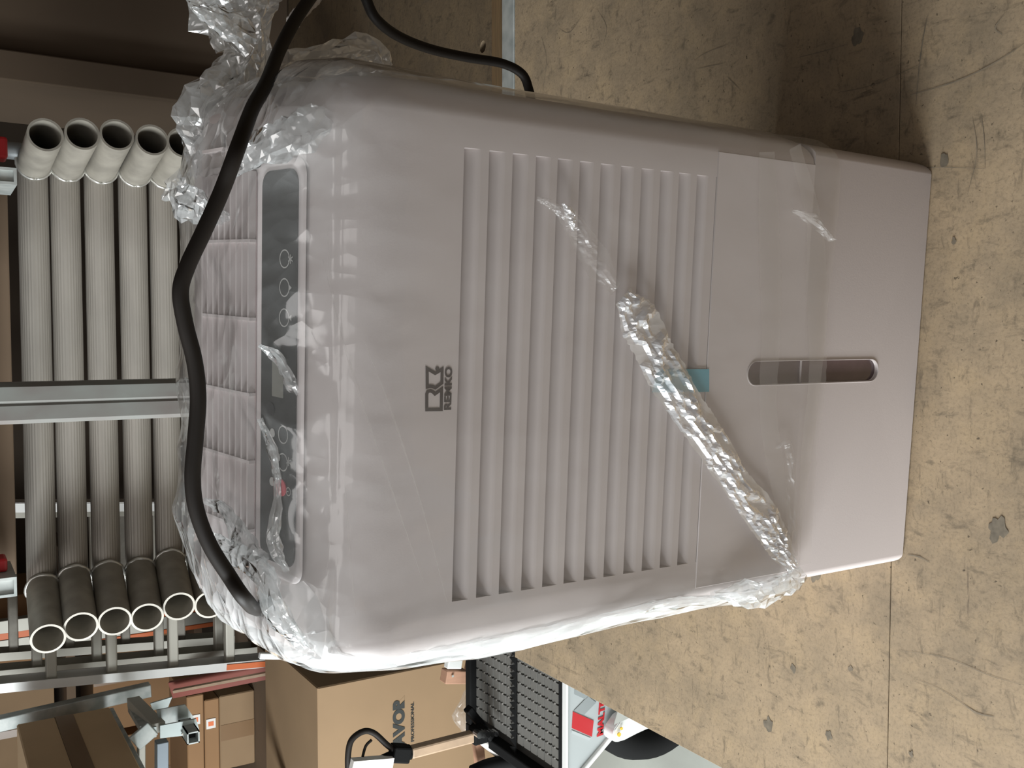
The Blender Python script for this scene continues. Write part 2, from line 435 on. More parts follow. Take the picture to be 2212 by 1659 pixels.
bm = bmesh.new(); box(bm, x0, x1, 1.34, 3.4, -.12, -.021); child(mesh_obj('frame', bm, M_dark), back)
for lx in (-.4, 1.8):
    for ly in (1.45, 3.3):
        bm = bmesh.new(); box(bm, lx - .03, lx + .03, ly - .03, ly + .03, FZ, -.1205); child(mesh_obj('support_post', bm, M_galv), back)

# ------------------------------------------------------------------ the dehumidifier
BL = at(1951, 1196, z=0); BR = at(2013, 378, z=0)
YAW = math.atan2((BR - BL).y, (BR - BL).x)
mach = thing('dehumidifier', 'white dehumidifier with slatted front and water tank, wrapped in clear film', 'dehumidifier', BL, YAW)
MW = Matrix.Translation(BL) @ Matrix.Rotation(YAW, 4, 'Z'); MWi = MW.inverted()
def L2W(s, d, z): return MW @ Vector((s, d, z))
def onm(px, py, d=0.0):
    """machine coordinates seen at a pixel at depth d behind the front face"""
    o_ = MWi @ CAM; r = MWi.to_3x3() @ ray(px, py)
    return o_ + r * ((d - o_.y) / r.y)

def fillet(P, rad, n=10):
    out = []
    N_ = len(P)
    for i in range(N_):
        p = Vector(P[i]); a = Vector(P[i - 1]); b = Vector(P[(i + 1) % N_]); r = rad[i]
        if r <= 0: out.append([tuple(p)] * 1); continue
        u = (a - p).normalized(); v = (b - p).normalized()
        ang = u.angle(v); tl = r / math.tan(ang / 2)
        c = p + (u + v).normalized() * (r / sin(ang / 2))
        s0 = p + u * tl - c; s1 = p + v * tl - c
        a0 = math.atan2(s0.y, s0.x); a1 = math.atan2(s1.y, s1.x); da = (a1 - a0 + pi) % (2 * pi) - pi
        out.append([(c.x + r * cos(a0 + da * k / n), c.y + r * sin(a0 + da * k / n)) for k in range(n + 1)])
    return out
SL0, SL1, SZ0, SZ1 = 0.0249, 0.3333, 0.2751, 0.4909
slots = [(0.4909, 0.4779), (0.4718, 0.4591), (0.4533, 0.4406), (0.4345, 0.4222), (0.4163, 0.4033), (0.3973, 0.3851), (0.3789, 0.3663), (0.3604, 0.3483), (0.3413, 0.3294), (0.3231, 0.3104), (0.3048, 0.2927), (0.2866, 0.2751)]
ZB = 0.157
def prof(i):
    r = max(.055 - i * .6, .012)
    P = [(i, ZB + i * .5), (i, .582 - i), (.16, .617 - i), (.225 - i, .615 - i), (.225 - i, ZB + i * .5)]
    f = fillet(P, [0, r, .03, max(.022 - i * .3, .006), 0], 12)
    out = [f[0][0]]
    for zz in (.2668, SZ0, SZ1): out.append((i, zz))
    for seg in f[1:]: out += seg
    return out
bm = bmesh.new()
A_, B_ = .029, .055
cols_ = []
for k in range(9):
    ph = pi / 2 * (1 - k / 8)
    cols_.append((.004 - A_ * sin(ph) + 0, B_ * (1 - cos(ph))))
cols_ += [(SL0, 0), (SL1, 0)]
for k in range(9):
    ph = pi / 2 * k / 8
    cols_.append((.352 + A_ * sin(ph), B_ * (1 - cos(ph))))
rings = []
for s_, i_ in cols_:
    rings.append([bm.verts.new((s_, d_, z_)) for d_, z_ in prof(i_)])
nP = len(rings[0])
for a in range(len(rings) - 1):
    for k in range(nP):
        k2 = (k + 1) % nP
        if a == 9 and k in (0, 2): continue          # openings for the tank front and the grille
        bm.faces.new((rings[a][k], rings[a][k2], rings[a + 1][k2], rings[a + 1][k]))
bm.faces.new(rings[0]); bm.faces.new(rings[-1][::-1])
bmesh.ops.remove_doubles(bm, verts=bm.verts, dist=1e-6)
mesh_obj('housing', bm, M_white, mach, auto=32)

# front grille: lands between, louvres in the slots
bm = bmesh.new()
prev = SZ1
bm2_list = []
for zt, zb in slots:
    if zt < prev - 1e-5:
        vs = [bm.verts.new(c) for c in ((SL0, 0, prev), (SL1, 0, prev), (SL1, 0, zt), (SL0, 0, zt))]; bm.faces.new(vs)
    prev = zb
mesh_obj('grille_land', bm, M_white, mach)
for zt, zb in slots:
    bm = bmesh.new(); g = .0125; n = 8
    prof_ = [(0, zt), (g, zt - .0006)] + [(g * (1 - sin(pi / 2 * k / n)) ** 1.0 * 1.0, zt - .0006 - (zt - .0006 - zb) * (k / n)) for k in range(1, n + 1)]
    a = [bm.verts.new((SL0, d, z)) for d, z in prof_]; b = [bm.verts.new((SL1, d, z)) for d, z in prof_]
    for k in range(len(prof_) - 1): bm.faces.new((a[k], b[k], b[k + 1], a[k + 1]))
    a0 = bm.verts.new((SL0, 0, zb + 1e-6)); 
    bm.faces.new([bm.verts.new((SL0, d, z)) for d, z in prof_]); bm.faces.new([bm.verts.new((SL1, d, z)) for d, z in prof_])
    bmesh.ops.delete(bm, geom=[a0], context='VERTS')
    mesh_obj('louvre', bm, M_white, mach, auto=40)

# tank: lower body, slightly narrower, with front panel running up to the seam
def ring_sec(bm, z, s0, s1, A, B, d0, db):
    pts = []
    for k in range(9):
        ph = pi / 2 * (k / 8); pts.append((s1 + A * sin(ph), d0 + B * (1 - cos(ph))))
    pts += [(s1 + A, db), (s0 - A, db)]
    for k in range(9):
        ph = pi / 2 * (1 - k / 8); pts.append((s0 - A * sin(ph), d0 + B * (1 - cos(ph))))
    return [bm.verts.new((s, d, z)) for s, d in pts]
bm = bmesh.new()
secs = [(0.0, .0015, .3565, .0145, .045, .0015, .2), (.0015, .0, .358, .016, .05, 0, .2), (.1565, .0, .360, .016, .05, 0, .2), (.1565, .0035, .3525, .003, .02, 0.0, .19), (.2655, .0035, .3525, .003, .02, 0.0, .19), (.2662, .004, .352, .003, .02, .0006, .19)]
rs = [ring_sec(bm, *q) for q in secs]
for a, b in zip(rs, rs[1:]):
    n = len(a)
    for k in range(n): bm.faces.new((a[k], a[(k + 1) % n], b[(k + 1) % n], b[k]))
bm.faces.new(rs[0][::-1]); bm.faces.new(rs[-1])
# shift the front a hair proud of the housing
for v in bm.verts: v.co.y -= .0006
tank = mesh_obj('water_tank', bm, M_white, mach, auto=32)
# bore the level window with a boolean
def stadium(w_, h_, n=14):
    r = w_ / 2; out = []
    for k in range(n + 1): a = pi * k / n; out.append((r * cos(a), h_ / 2 - r + r * sin(a)))
    for k in range(n + 1): a = pi + pi * k / n; out.append((r * cos(a), -h_ / 2 + r + r * sin(a)))
    return out
gc, gz, gw, gh = .1783, .1398, .0192, .163
bm = bmesh.new(); poly_prism(bm, [Vector((gc + x, -.02, gz + z)) for x, z in stadium(gw, gh)], (0, 1, 0), .026)
cut = mesh_obj('cutter', bm, None)
cut.matrix_world = MW
md = tank.modifiers.new('b', 'BOOLEAN'); md.object = cut; md.operation = 'DIFFERENCE'; md.solver = 'EXACT'
dg = bpy.context.evaluated_depsgraph_get(); dg.update()
nm = bpy.data.meshes.new_from_object(tank.evaluated_get(dg)); tank.modifiers.clear(); tank.data = nm; nm.name = 'water_tank'
bpy.data.objects.remove(cut)
bm = bmesh.new()
o_ = stadium(gw + .0022, gh + .0022); i_ = stadium(gw - .0006, gh - .0006)
q = [[bm.verts.new((gc + x, -.0007, gz + z)) for x, z in o_], [bm.verts.new((gc + x * .99, -.0016, gz + z * .998)) for x, z in stadium(gw + .0008, gh + .0008)], [bm.verts.new((gc + x, .004, gz + z)) for x, z in i_]]
for a, b in zip(q, q[1:]):
    for k in range(len(a)): bm.faces.new((a[k], a[(k + 1) % len(a)], b[(k + 1) % len(a)], b[k]))
gr = mesh_obj('window_rim', bm, M_white, mach, smooth=True)
bm = bmesh.new(); poly_prism(bm, [Vector((gc + x, .0022, gz + z)) for x, z in stadium(gw - .0004, gh - .0004)], (0, 1, 0), .002)
mesh_obj('level_window', bm, M_gauge, mach)['label'] = 'dark smoked water level window'

# top: sloping surface helper (d -> z on the machine's top)
def topz(d): return .582 + (.035 / .16) * d
TM = Matrix(((1, 0, 0, 0), (0, cos(.2154), -sin(.2154), 0), (0, sin(.2154), cos(.2154), 0), (0, 0, 0, 1)))
def TP(s, d, h=0.0):          # point on the sloping top, h above it
    return Vector((s, d - h * sin(.2154), topz(d) + h * cos(.2154)))
def rrect(s0, s1, d0, d1, r, n=6):
    out = []
    for cx_, cy_, a0 in ((s1 - r, d1 - r, 0), (s0 + r, d1 - r, pi / 2), (s0 + r, d0 + r, pi), (s1 - r, d0 + r, 1.5 * pi)):
        for k in range(n + 1): a = a0 + pi / 2 * k / n; out.append((cx_ + r * cos(a), cy_ + r * sin(a)))
    return out
# rim of the control area
bm = bmesh.new()
q = []
for (ins, h) in ((0, .0), (.0008, .0018), (.0035, .0024), (.0052, .0012)):
    q.append([bm.verts.new(TP(s, d, h)) for s, d in rrect(.040 + ins, .3215 - ins, .0285 + ins, .164 - ins, .012)])
for a, b in zip(q, q[1:]):
    for k in range(len(a)): bm.faces.new((a[k], a[(k + 1) % len(a)], b[(k + 1) % len(a)], b[k]))
bm.faces.new(q[-1])
mesh_obj('control_rim', bm, M_white2, mach, auto=50)
bm = bmesh.new()
poly_prism(bm, [TP(s, d, .0013) for s, d in rrect(.0505, .3140, .0355, .0790, .010)], (0, -sin(.2154), cos(.2154)), .0009)
panel = mesh_obj('control_panel', bm, M_black, mach)
panel['label'] = 'glossy black control panel'
def seg_s(py, d): return onm(610, py, d).x
def disc(name, s, d, rs_, rd, m_, par, h=.0024, hole=0.0, th=.0004):
    bm = bmesh.new(); n = 24
    if hole:
        a = [bm.verts.new(TP(s + rs_ * cos(2 * pi * k / n), d + rd * sin(2 * pi * k / n), h)) for k in range(n)]
        b = [bm.verts.new(TP(s + rs_ * hole * cos(2 * pi * k / n), d + rd * hole * sin(2 * pi * k / n), h)) for k in range(n)]
        for k in range(n): bm.faces.new((a[k], a[(k + 1) % n], b[(k + 1) % n], b[k]))
    else:
        poly_prism(bm, [TP(s + rs_ * cos(2 * pi * k / n), d + rd * sin(2 * pi * k / n), h) for k in range(n)], (0, -sin(.2154), cos(.2154)), th)
    return mesh_obj(name, bm, m_, par)
for py in (559, 621, 686, 938, 997):
    disc('button', seg_s(py, .052), .0500, .0062, .0062, M_ring, panel, hole=.86)
rb = disc('power_button', seg_s(1052, .052), .0510, .0058, .0058, M_red, panel, th=.0008); rb['label'] = 'round red power button'
for py, dd in ((935, .063), (986, .063), (984, .056), (1040, .063), (1042, .056)):
    disc('indicator', seg_s(py, .06), dd, .0030, .0030, M_ring, panel)
bm = bmesh.new(); poly_prism(bm, [TP(s, d, .0023) for s, d in rrect(seg_s(858, .055), seg_s(780, .055), .0500, .0640, .001)], (0, -sin(.2154), cos(.2154)), .0004)
mesh_obj('display', bm, M_lcd, panel)['label'] = 'pale grey display window'
disc('sensor_hole', seg_s(882, .065), .0660, .0045, .0050, M_dark, panel)
# printed symbols on the panel: arrows, a star, the power sign
def sym(pts, name='symbol'):
    bm = bmesh.new(); vs = [bm.verts.new(TP(s, d, .0025)) for s, d in pts]; bm.faces.new(vs); return mesh_obj(name, bm, M_ring, panel)
sU, sD = seg_s(686, .044), seg_s(621, .044)
sym([(sU - .0022, .0410), (sU + .0022, .0410), (sU, .0445)]); sym([(sD - .0022, .0445), (sD + .0022, .0445), (sD, .0410)])
for sx_ in (seg_s(559, .044), seg_s(997, .044)):
    for a in (0, pi / 3, 2 * pi / 3):
        sym([(sx_ + .003 * cos(a) - .0004 * sin(a), .0428 + .003 * sin(a) + .0004 * cos(a)), (sx_ - .003 * cos(a) - .0004 * sin(a), .0428 - .003 * sin(a) + .0004 * cos(a)), (sx_ - .003 * cos(a) + .0004 * sin(a), .0428 - .003 * sin(a) - .0004 * cos(a)), (sx_ + .003 * cos(a) + .0004 * sin(a), .0428 + .003 * sin(a) - .0004 * cos(a))])
disc('symbol', seg_s(1062, .044), .0428, .0030, .0030, M_ring, panel, hole=.78)
sP = seg_s(1062, .044); sym([(sP - .0003, .0425), (sP + .0003, .0425), (sP + .0003, .0445), (sP - .0003, .0445)])

# air outlet with long fins and cross ribs
vent = None
bm = bmesh.new(); poly_prism(bm, [TP(s, d, .0014) for s, d in rrect(.050, .316, .0865, .1560, .004)], (0, -sin(.2154), cos(.2154)), .0004)
vent = mesh_obj('air_outlet', bm, mat('outlet_recess', (.42, .34, .34), .6), mach)
for k in range(9):
    d_ = .0880 + k * .0083
    bm = bmesh.new()
    a = [TP(.051, d_, .0018), TP(.051, d_ + .0042, .0018), TP(.051, d_ + .0030, .0062), TP(.051, d_ + .0012, .0062)]
    poly_prism(bm, a, (1, 0, 0), .264); mesh_obj('fin', bm, M_white2, vent)
for py in (325, 525, 688, 845, 985, 1128):
    s_ = onm(500, py, .12).x
    bm = bmesh.new(); poly_prism(bm, [TP(s_, .0870, .0018), TP(s_, .1555, .0018), TP(s_, .1555, .0066), TP(s_, .0870, .0066)], (1, 0, 0), .0022); mesh_obj('cross_rib', bm, M_white2, vent)

# printed emblem and name above the grille
E0, E1 = onm(918, 888), onm(974, 792)
def EP(px, py):                      # pixel of the zoomed emblem -> machine front
    p = onm(880 + px * 150 / 1382, 750 + py * 180 / 1659); return p.x, p.z
def stroke(bm, pts, wd, closed=True):
    P_ = [Vector((x, z)) for x, z in pts]; n = len(P_)
    I, O = [], []
    for i in range(n):
        a = P_[i - 1]; p = P_[i]; b = P_[(i + 1) % n]
        u = (p - a).normalized(); v = (b - p).normalized()
        n1 = Vector((-u.y, u.x)); n2 = Vector((-v.y, v.x)); mm = (n1 + n2)
        mm = mm / max(mm.length_squared, .6) * 2
        O.append(p + mm * wd / 2); I.append(p - mm * wd / 2)
    vo = [bm.verts.new((p.x, -.0003, p.y)) for p in O]; vi = [bm.verts.new((p.x, -.0003, p.y)) for p in I]
    for k in range(n): bm.faces.new((vo[k], vo[(k + 1) % n], vi[(k + 1) % n], vi[k]))
bm = bmesh.new()
stroke(bm, [EP(*p) for p in ((382, 1242), (672, 1238), (678, 835), (545, 930), (505, 888), (455, 868), (405, 880), (382, 930))], .0023)
stroke(bm, [EP(*p) for p in ((390, 425), (550, 520), (688, 438), (684, 710), (552, 808), (500, 780), (440, 775), (392, 790))], .0023)
vs = []
cx_, cz_ = EP(590, 425)
vs = [bm.verts.new((cx_ + .0015 * cos(2 * pi * k / 12), -.0003, cz_ + .0015 * sin(2 * pi * k / 12))) for k in range(12)]; bm.faces.new(vs)
mesh_obj('emblem', bm, M_ink, mach)['label'] = 'black printed outline emblem'
x_, z_ = EP(868, 1245); x2_, _ = EP(868, 390)
Mt = Matrix(((1, 0, 0, x_ + .0004), (0, 0, -1, -.0003), (0, 1, 0, z_), (0, 0, 0, 1)))
t_ = text_obj('lettering', 'REMKO', M_ink, mach, Mt, .0190, .00075, 1.0, 0.0001)
wd_ = max(v.co.x for v in t_.data.vertices) - min(v.co.x for v in t_.data.vertices)
x00 = min(v.co.x for v in t_.data.vertices); zz0 = min(v.co.z for v in t_.data.vertices); hh_ = max(v.co.z for v in t_.data.vertices) - zz0
H_ = EP(722, 800)[1] - EP(868, 800)[1]
for v in t_.data.vertices:
    v.co.x = x_ + (v.co.x - x00) * (x2_ - x_) / wd_; v.co.z = z_ + (v.co.z - zz0) * H_ / hh_
t_['label'] = 'black printed brand lettering'

# blue transit tape over the lower slats
bm = bmesh.new()
c4 = [onm(*p) for p in ((1407, 847), (1530, 846), (1530, 797), (1418, 797))]
poly_prism(bm, [Vector((p.x, -.0008, p.z)) for p in c4], (0, -1, 0), .0003)
mesh_obj('blue_tape', bm, M_blue, mach)['label'] = 'blue transit tape on the lower slats'

# ------------------------------------------------------------------ clear film bag pulled over the machine
bag = thing('plastic_bag', 'clear crumpled plastic film bag pulled over the top of the dehumidifier', 'bag', BL, YAW)
LV = [  # t, z, tilt, sl, sr, df, db, rc
    (0.00, .135, 0, -.028, .3835, -.0045, .236, .055),
    (0.25, .300, 0, -.0285, .3840, -.0045, .238, .055),
    (0.47, .440, 0, -.029, .3845, -.0045, .240, .055),
    (0.60, .525, 0, -.027, .3865, -.0030, .242, .055),
    (0.70, .572, .03, -.022, .388, .0035, .240, .055),
    (0.77, .591, .08, -.018, .374, .0240, .236, .055),
    (0.84, .601, .095, .018, .338, .0500, .222, .050),
    (0.92, .604, .095, .090, .270, .0850, .175, .030),
    (1.00, .604, .095, .170, .185, .1150, .130, .006)]
def lvl(t):
    for a, b in zip(LV, LV[1:]):
        if t <= b[0] + 1e-9:
            u = (t - a[0]) / (b[0] - a[0]); return [x * (1 - u) + y * u for x, y in zip(a[1:], b[1:])]
    return list(LV[-1][1:])
def per(u, sl, sr, df, db, rc):
    """u in 0..4: front edge, right, back, left of a rectangle with elliptical corners"""
    k = int(u) % 4; f = u - int(u)
    rx = min(rc * .62, (sr - sl) / 2.05); ry = min(rc * 1.2, (db - df) / 2.05)
    Ln = (sr - sl) if k % 2 == 0 else (db - df)
    rr = rx if k % 2 == 0 else ry
    arc = pi / 8 * (rx + ry); straight = Ln - 2 * rr; tot = straight + 2 * arc; x = f * tot
    cx_, cy_ = (sl + sr) / 2, (df + db) / 2
    C4 = [(sl + rx, df + ry), (sr - rx, df + ry), (sr - rx, db - ry), (sl + rx, db - ry)]
    base = (-pi / 2, 0, pi / 2, pi)[k]
    if x < arc:
        th = base - pi / 4 * (1 - x / arc); c = C4[k]
    elif x > arc + straight:
        th = base + pi / 4 * ((x - arc - straight) / arc); c = C4[(k + 1) % 4]
    else:
        a = C4[k]; b = C4[(k + 1) % 4]; q = (x - arc) / straight
        return Vector((a[0] + (b[0] - a[0]) * q + rx * cos(base) * (k % 2), a[1] + (b[1] - a[1]) * q + ry * sin(base) * (1 - k % 2)))
    return Vector((c[0] + rx * cos(th), c[1] + ry * sin(th)))
NU = {0: 230, 1: 110, 2: 90, 3: 130}
us = []
for k in range(4): us += [k + i / NU[k] for i in range(NU[k])]
NV = 210
bm = bmesh.new(); lay = bm.verts.layers.float.new('crumple_glare')
grid = []
for j in range(NV + 1):
    t = j / NV
    row = []
    z0, tilt, sl, sr, df, db, rc = lvl(t)
    # soften between levels
    l1 = lvl(max(0, t - .02)); l2 = lvl(min(1, t + .02)); z0, tilt, sl, sr, df, db, rc = [(a + b + c) / 3 for a, b, c in zip((z0, tilt, sl, sr, df, db, rc), l1, l2)]
    for u in us:
        p = per(u, sl, sr, df, db, rc)
        z = z0 + tilt * p.y
        if t < .25:                # wavy hem
            z += (1 - t / .25) * (.010 * noise.noise(Vector((p.x * 9, p.y * 9, 3))) - .012 * (p.x - .18) / .2)
        row.append(bm.verts.new((p.x, p.y, z)))
    grid.append(row)
nU = len(us)
for j in range(NV):
    for k in range(nU):
        bm.faces.new((grid[j][k], grid[j][(k + 1) % nU], grid[j + 1][(k + 1) % nU], grid[j + 1][k]))
bm.faces.new(grid[-1])
bm.normal_update()
def sstep(a, b, x):
    x = max(0, min(1, (x - a) / (b - a))); return x * x * (3 - 2 * x)
def ridge(p, s=1.0): return 1 - abs(noise.noise(p)) * 2.0
disp = []
for j in range(NV + 1):
    for k in range(nU):
        v = grid[j][k]; c = v.co; n_ = v.normal.copy()
        front = max(0, -n_.y) ** 2
        left = sstep(.02, -.02, c.x); rightw = sstep(.35, .385, c.x); top = sstep(.55, .60, c.z)
        side = max(left, rightw)
        wgt = max(left * .42, rightw * .09 * (1 + 1.5 * sstep(.48, .56, c.z)), top * .55, .06)
        cr = .10 + .10 * sstep(.50, .57, c.z) + .80 * max(left, top * (.03 + .97 * sstep(.10, .0, c.x)), top * sstep(.27, .36, c.x) * .7, rightw * .3)  # crumple weight; also whitens the left side in place of blown-out light
        q = Vector((c.x * 7, c.y * 7, c.z * 3.2))
        h = .55 * max(0, ridge(q + Vector((3, 1, 7)))) + .3 * max(0, ridge(q * 2.3)) + .15 * ridge(q * 5.1 + Vector((9, 2, 4)))
        h = max(0, h)
        a = .0012 + .016 * wgt
        if front > .4 and top < .5 and side < .3: a = .0022
        dd = h * a
        # lump at the upper left front corner, small skirt lump low left
        dd += .003 * math.exp(-(((c.x + .03) / .05) ** 2 + ((c.z - .575) / .030) ** 2 + ((c.y - .03) / .08) ** 2)) * (.7 + .5 * h)
        dd += .006 * math.exp(-(((c.x + .04) / .03) ** 2 + ((c.z - .175) / .05) ** 2)) * (.6 + .8 * h)
        disp.append((v, n_ * dd, cr))
for v, d, cr in disp:
    v.co += d; v[lay] = cr
mesh_obj('film', bm, M_film, bag, smooth=True)

def crumple_tube(name, path, radf, m_, par, n=34, m2=70, amp=.35, seed=0, flat=True, squash=1.0):
    n = max(12, int(n * .8)); m2 = int(m2 * .40)
    P3 = spline(path, m2); bm = bmesh.new(); rings_ = []
    for i, (p, s, t) in enumerate(frames(P3)):
        r0 = radf(i / m2)
        ring_ = []
        for k in range(n):
            a = 2 * pi * k / n
            q = Vector((cos(a) * 3.0 + seed, sin(a) * 3.0, i / m2 * 2.6))
            rr = r0 * (1 + amp * (noise.noise(q) * 1.3 + .6 * (abs(noise.noise(q * 2.7)) * 2 - .5)) + amp * .45 * (random.random() - .5))
            ring_.append(bm.verts.new(p + s * cos(a) * rr + t * sin(a) * rr * squash))
        rings_.append(ring_)
    for i in range(m2):
        for k in range(n):
            v4 = (rings_[i][k], rings_[i][(k + 1) % n], rings_[i + 1][(k + 1) % n], rings_[i + 1][k])
            if (i + k) % 2: bm.faces.new((v4[0], v4[1], v4[2])); bm.faces.new((v4[0], v4[2], v4[3]))
            else: bm.faces.new((v4[0], v4[1], v4[3])); bm.faces.new((v4[1], v4[2], v4[3]))
    return mesh_obj(name, bm, m_, par, smooth=not flat)
def lerp_list(L_):
    def f(t):
        x = t * (len(L_) - 1); k = min(int(x), len(L_) - 2); u = x - k; u = u * u * (3 - 2 * u); return L_[k] * (1 - u) + L_[k + 1] * u
    return f
def LM(px, py, y): return MWi @ at(px, py, y=y)
crumple_tube('gathered_top', [LM(455, 395, .75), LM(480, 320, .75), LM(492, 245, .75), LM(525, 170, .75), LM(545, 110, .75), LM(520, 55, .75), LM(500, 5, .75), LM(505, -30, .75)],
             lerp_list([.014, .028, .032, .022, .015, .025, .030, .012]), M_film_c, bag, 40, 90, .42, 3)
crumple_tube('film_flap', [LM(535, 75, .675), LM(490, 50, .67), LM(445, 28, .665), LM(412, 14, .66)], lerp_list([.018, .016, .010, .004]), M_film_c, bag, 20, 30, .45, 8, squash=.5)
crumple_tube('film_fold', [LM(505, 370, .64), LM(560, 330, .615), (LM(620, 300, .595)), LM(680, 262, .585), LM(740, 235, .585)], lerp_list([.006, .012, .013, .011, .004]), M_film_c, bag, 18, 60, .6, 15, squash=.45)
crumple_tube('film_fold', [LM(372, 395, .72), LM(400, 430, .71), LM(450, 460, .70), LM(500, 470, .68)], lerp_list([.012, .016, .011, .003]), M_film_c, bag, 18, 44, .6, 21, squash=.5)
crumple_tube('film_fold', [LM(620, 140, .74), LM(700, 130, .75), LM(790, 120, .76), LM(830, 170, .76), LM(900, 175, .76)], lerp_list([.010, .012, .014, .012, .004]), M_film_c, bag, 18, 44, .5, 25, squash=.6)
crumple_tube('film_fold', [LM(430, 1150, .70), LM(500, 1190, .66), LM(570, 1240, .62), LM(600, 1325, .60), LM(655, 1398, .60)], lerp_list([.004, .008, .010, .012, .006]), M_film_c, bag, 20, 60, .55, 31, squash=.5)
crumple_tube('film_fold', [LM(560, 745, .615), LM(600, 775, .612), LM(630, 830, .61), LM(650, 870, .612)], lerp_list([.002, .006, .006, .002]), M_film_c, bag, 14, 40, .8, 33, squash=.4)
crumple_tube('film_fold', [LM(560, 905, .618), LM(590, 985, .614), LM(600, 1060, .612), LM(590, 1170, .61), LM(620, 1230, .61)], lerp_list([.003, .006, .004, .008, .004]), M_film_c, bag, 14, 60, .8, 35, squash=.4)
crumple_tube('film_fold', [LM(440, 1080, .70), LM(480, 1100, .68), LM(540, 1190, .64), LM(580, 1200, .62)], lerp_list([.002, .006, .008, .002]), M_film_c, bag, 16, 46, .8, 37, squash=.4)

# the bright folded band of film running diagonally down the front
_pf = [(z, d) for d, z in prof(0) if d < .06 and z > .3]
def front_d(z):
    if z <= .52: return 0.0
    best = 0.0
    for (za, da), (zb_, db_) in zip(_pf, _pf[1:]):
        if min(za, zb_) <= z <= max(za, zb_) and abs(zb_ - za) > 1e-6: best = da + (db_ - da) * (z - za) / (zb_ - za)
    return best
def onfilm(px, py):
    d = 0.0
    for _ in range(12): p = onm(px, py, d); d = d * .5 + .5 * front_d(p.z)
    return onm(px, py, d)
def ribbon(name, pts, widths, m_, lift=.010, n2=260, nc=22, amp=.0022, seed=0, edge=.004):
    P_ = spline([onfilm(*p) for p in pts], n2); wf = lerp_list(widths)
    bm = bmesh.new(); rows = []
    for i, p in enumerate(P_):
        d = (P_[min(i + 1, n2)] - P_[max(i - 1, 0)]).normalized(); nn = Vector((-d.z, 0, d.x)); wv = wf(i / n2)
        wv *= 1 + .10 * noise.noise(Vector((i * .06, seed, 0)))
        row = []
        for k in range(nc + 1):
            u = k / nc * 2 - 1
            q = Vector((i * .11 + seed, u * 2.2, 1.5))
            h = -lift * math.sqrt(max(0, 1 - u * u)) - amp * (1.6 * (1 - abs(noise.noise(q)) * 3) + .8 * noise.noise(q * 3.1)) - amp * .35 * random.random()
            h = min(h, -.0058)
            if i in (0, n2): h = -.006
            jit = 1 + (.05 * random.uniform(-1, 1) if abs(u) > .9 else 0)
            row.append(bm.verts.new(Vector((p.x, p.y, p.z)) + nn * u * wv / 2 * jit + Vector((0, h, 0))))
        rows.append(row)
    for i in range(n2):
        for k in range(nc):
            v4 = (rows[i][k], rows[i][k + 1], rows[i + 1][k + 1], rows[i + 1][k])
            bm.faces.new((v4[0], v4[1], v4[2])); bm.faces.new((v4[0], v4[2], v4[3]))
    return mesh_obj(name, bm, m_, bag)
rb_ = ribbon('folded_band', [(1335, 640), (1375, 700), (1420, 790), (1475, 880), (1530, 960), (1580, 1040), (1635, 1110), (1670, 1170), (1705, 1225)],
       [.018, .036, .037, .033, .030, .029, .032, .028, .012], M_film_b, .0065, 120, 14, .0022)
for cp in ([(690, 560), (750, 790), (830, 1030), (905, 1250)], [(780, 740), (835, 880), (900, 1080), (958, 1300)], [(712, 960), (708, 1090), (700, 1220), (690, 1290)], [(735, 1000), (745, 1150), (760, 1320)], [(700, 500), (712, 640), (740, 760)]):
    ribbon('film_crease', cp, [.0004, .0016, .0012, .0004], M_film_h, .003, 60, 4, .0004, cp[0][0])
rb_['label'] = 'bright folded band of film crossing the front'
ribbon('folded_band', [(1150, 430), (1190, 450), (1232, 490), (1275, 560), (1320, 625)], [.004, .008, .018, .024, .012], M_film_h, .006, 90, 12, .0012, 5)
ribbon('film_fold', [(1205, 440), (1222, 465), (1228, 500)], [.002, .010, .003], M_film_b, .006, 40, 8, .0012, 15)
ribbon('film_fold', [(1700, 455), (1750, 480), (1775, 510), (1788, 520)], [.004, .012, .008, .002], M_film_h, .008, 40, 8, .0012, 25)
ribbon('film_fold', [(1665, 965), (1690, 960), (1698, 1030), (1700, 1200)], [.002, .010, .012, .014], M_film_h, .006, 70, 8, .0012, 28)
# doubled film at the hem
ribbon('hem_fold', [(1645, 330), (1650, 500), (1655, 700), (1650, 900), (1690, 1150)], [.018, .024, .022, .020, .016], M_film_h, .004, 110, 8, .0006, 41)
ribbon('hem_fold', [(1705, 318), (1745, 470), (1752, 600), (1755, 800), (1735, 1000), (1728, 1215)], [.014, .018, .026, .022, .020, .014], M_film_h, .0045, 130, 8, .0007, 44)
# bunched film along the sunlit left edge
crumple_tube('film_fold', [LM(660, 1395, .60), LM(760, 1398, .60), LM(860, 1402, .60), LM(960, 1396, .595), LM(1040, 1386, .59)], lerp_list([.008, .008, .006, .006, .003]), M_film_c, bag, 18, 70, .6, 51)
crumple_tube('film_fold', [LM(1040, 1392, .59), LM(1160, 1368, .59), LM(1300, 1335, .585), LM(1440, 1305, .58), LM(1560, 1292, .58)], lerp_list([.003, .005, .003, .005, .003]), M_film_c, bag, 16, 80, .6, 53)
crumple_tube('film_fold', [LM(1540, 1285, .58), LM(1620, 1283, .575), LM(1690, 1268, .57), LM(1735, 1240, .57)], lerp_list([.003, .009, .011, .005]), M_film_c, bag, 18, 50, .6, 57)

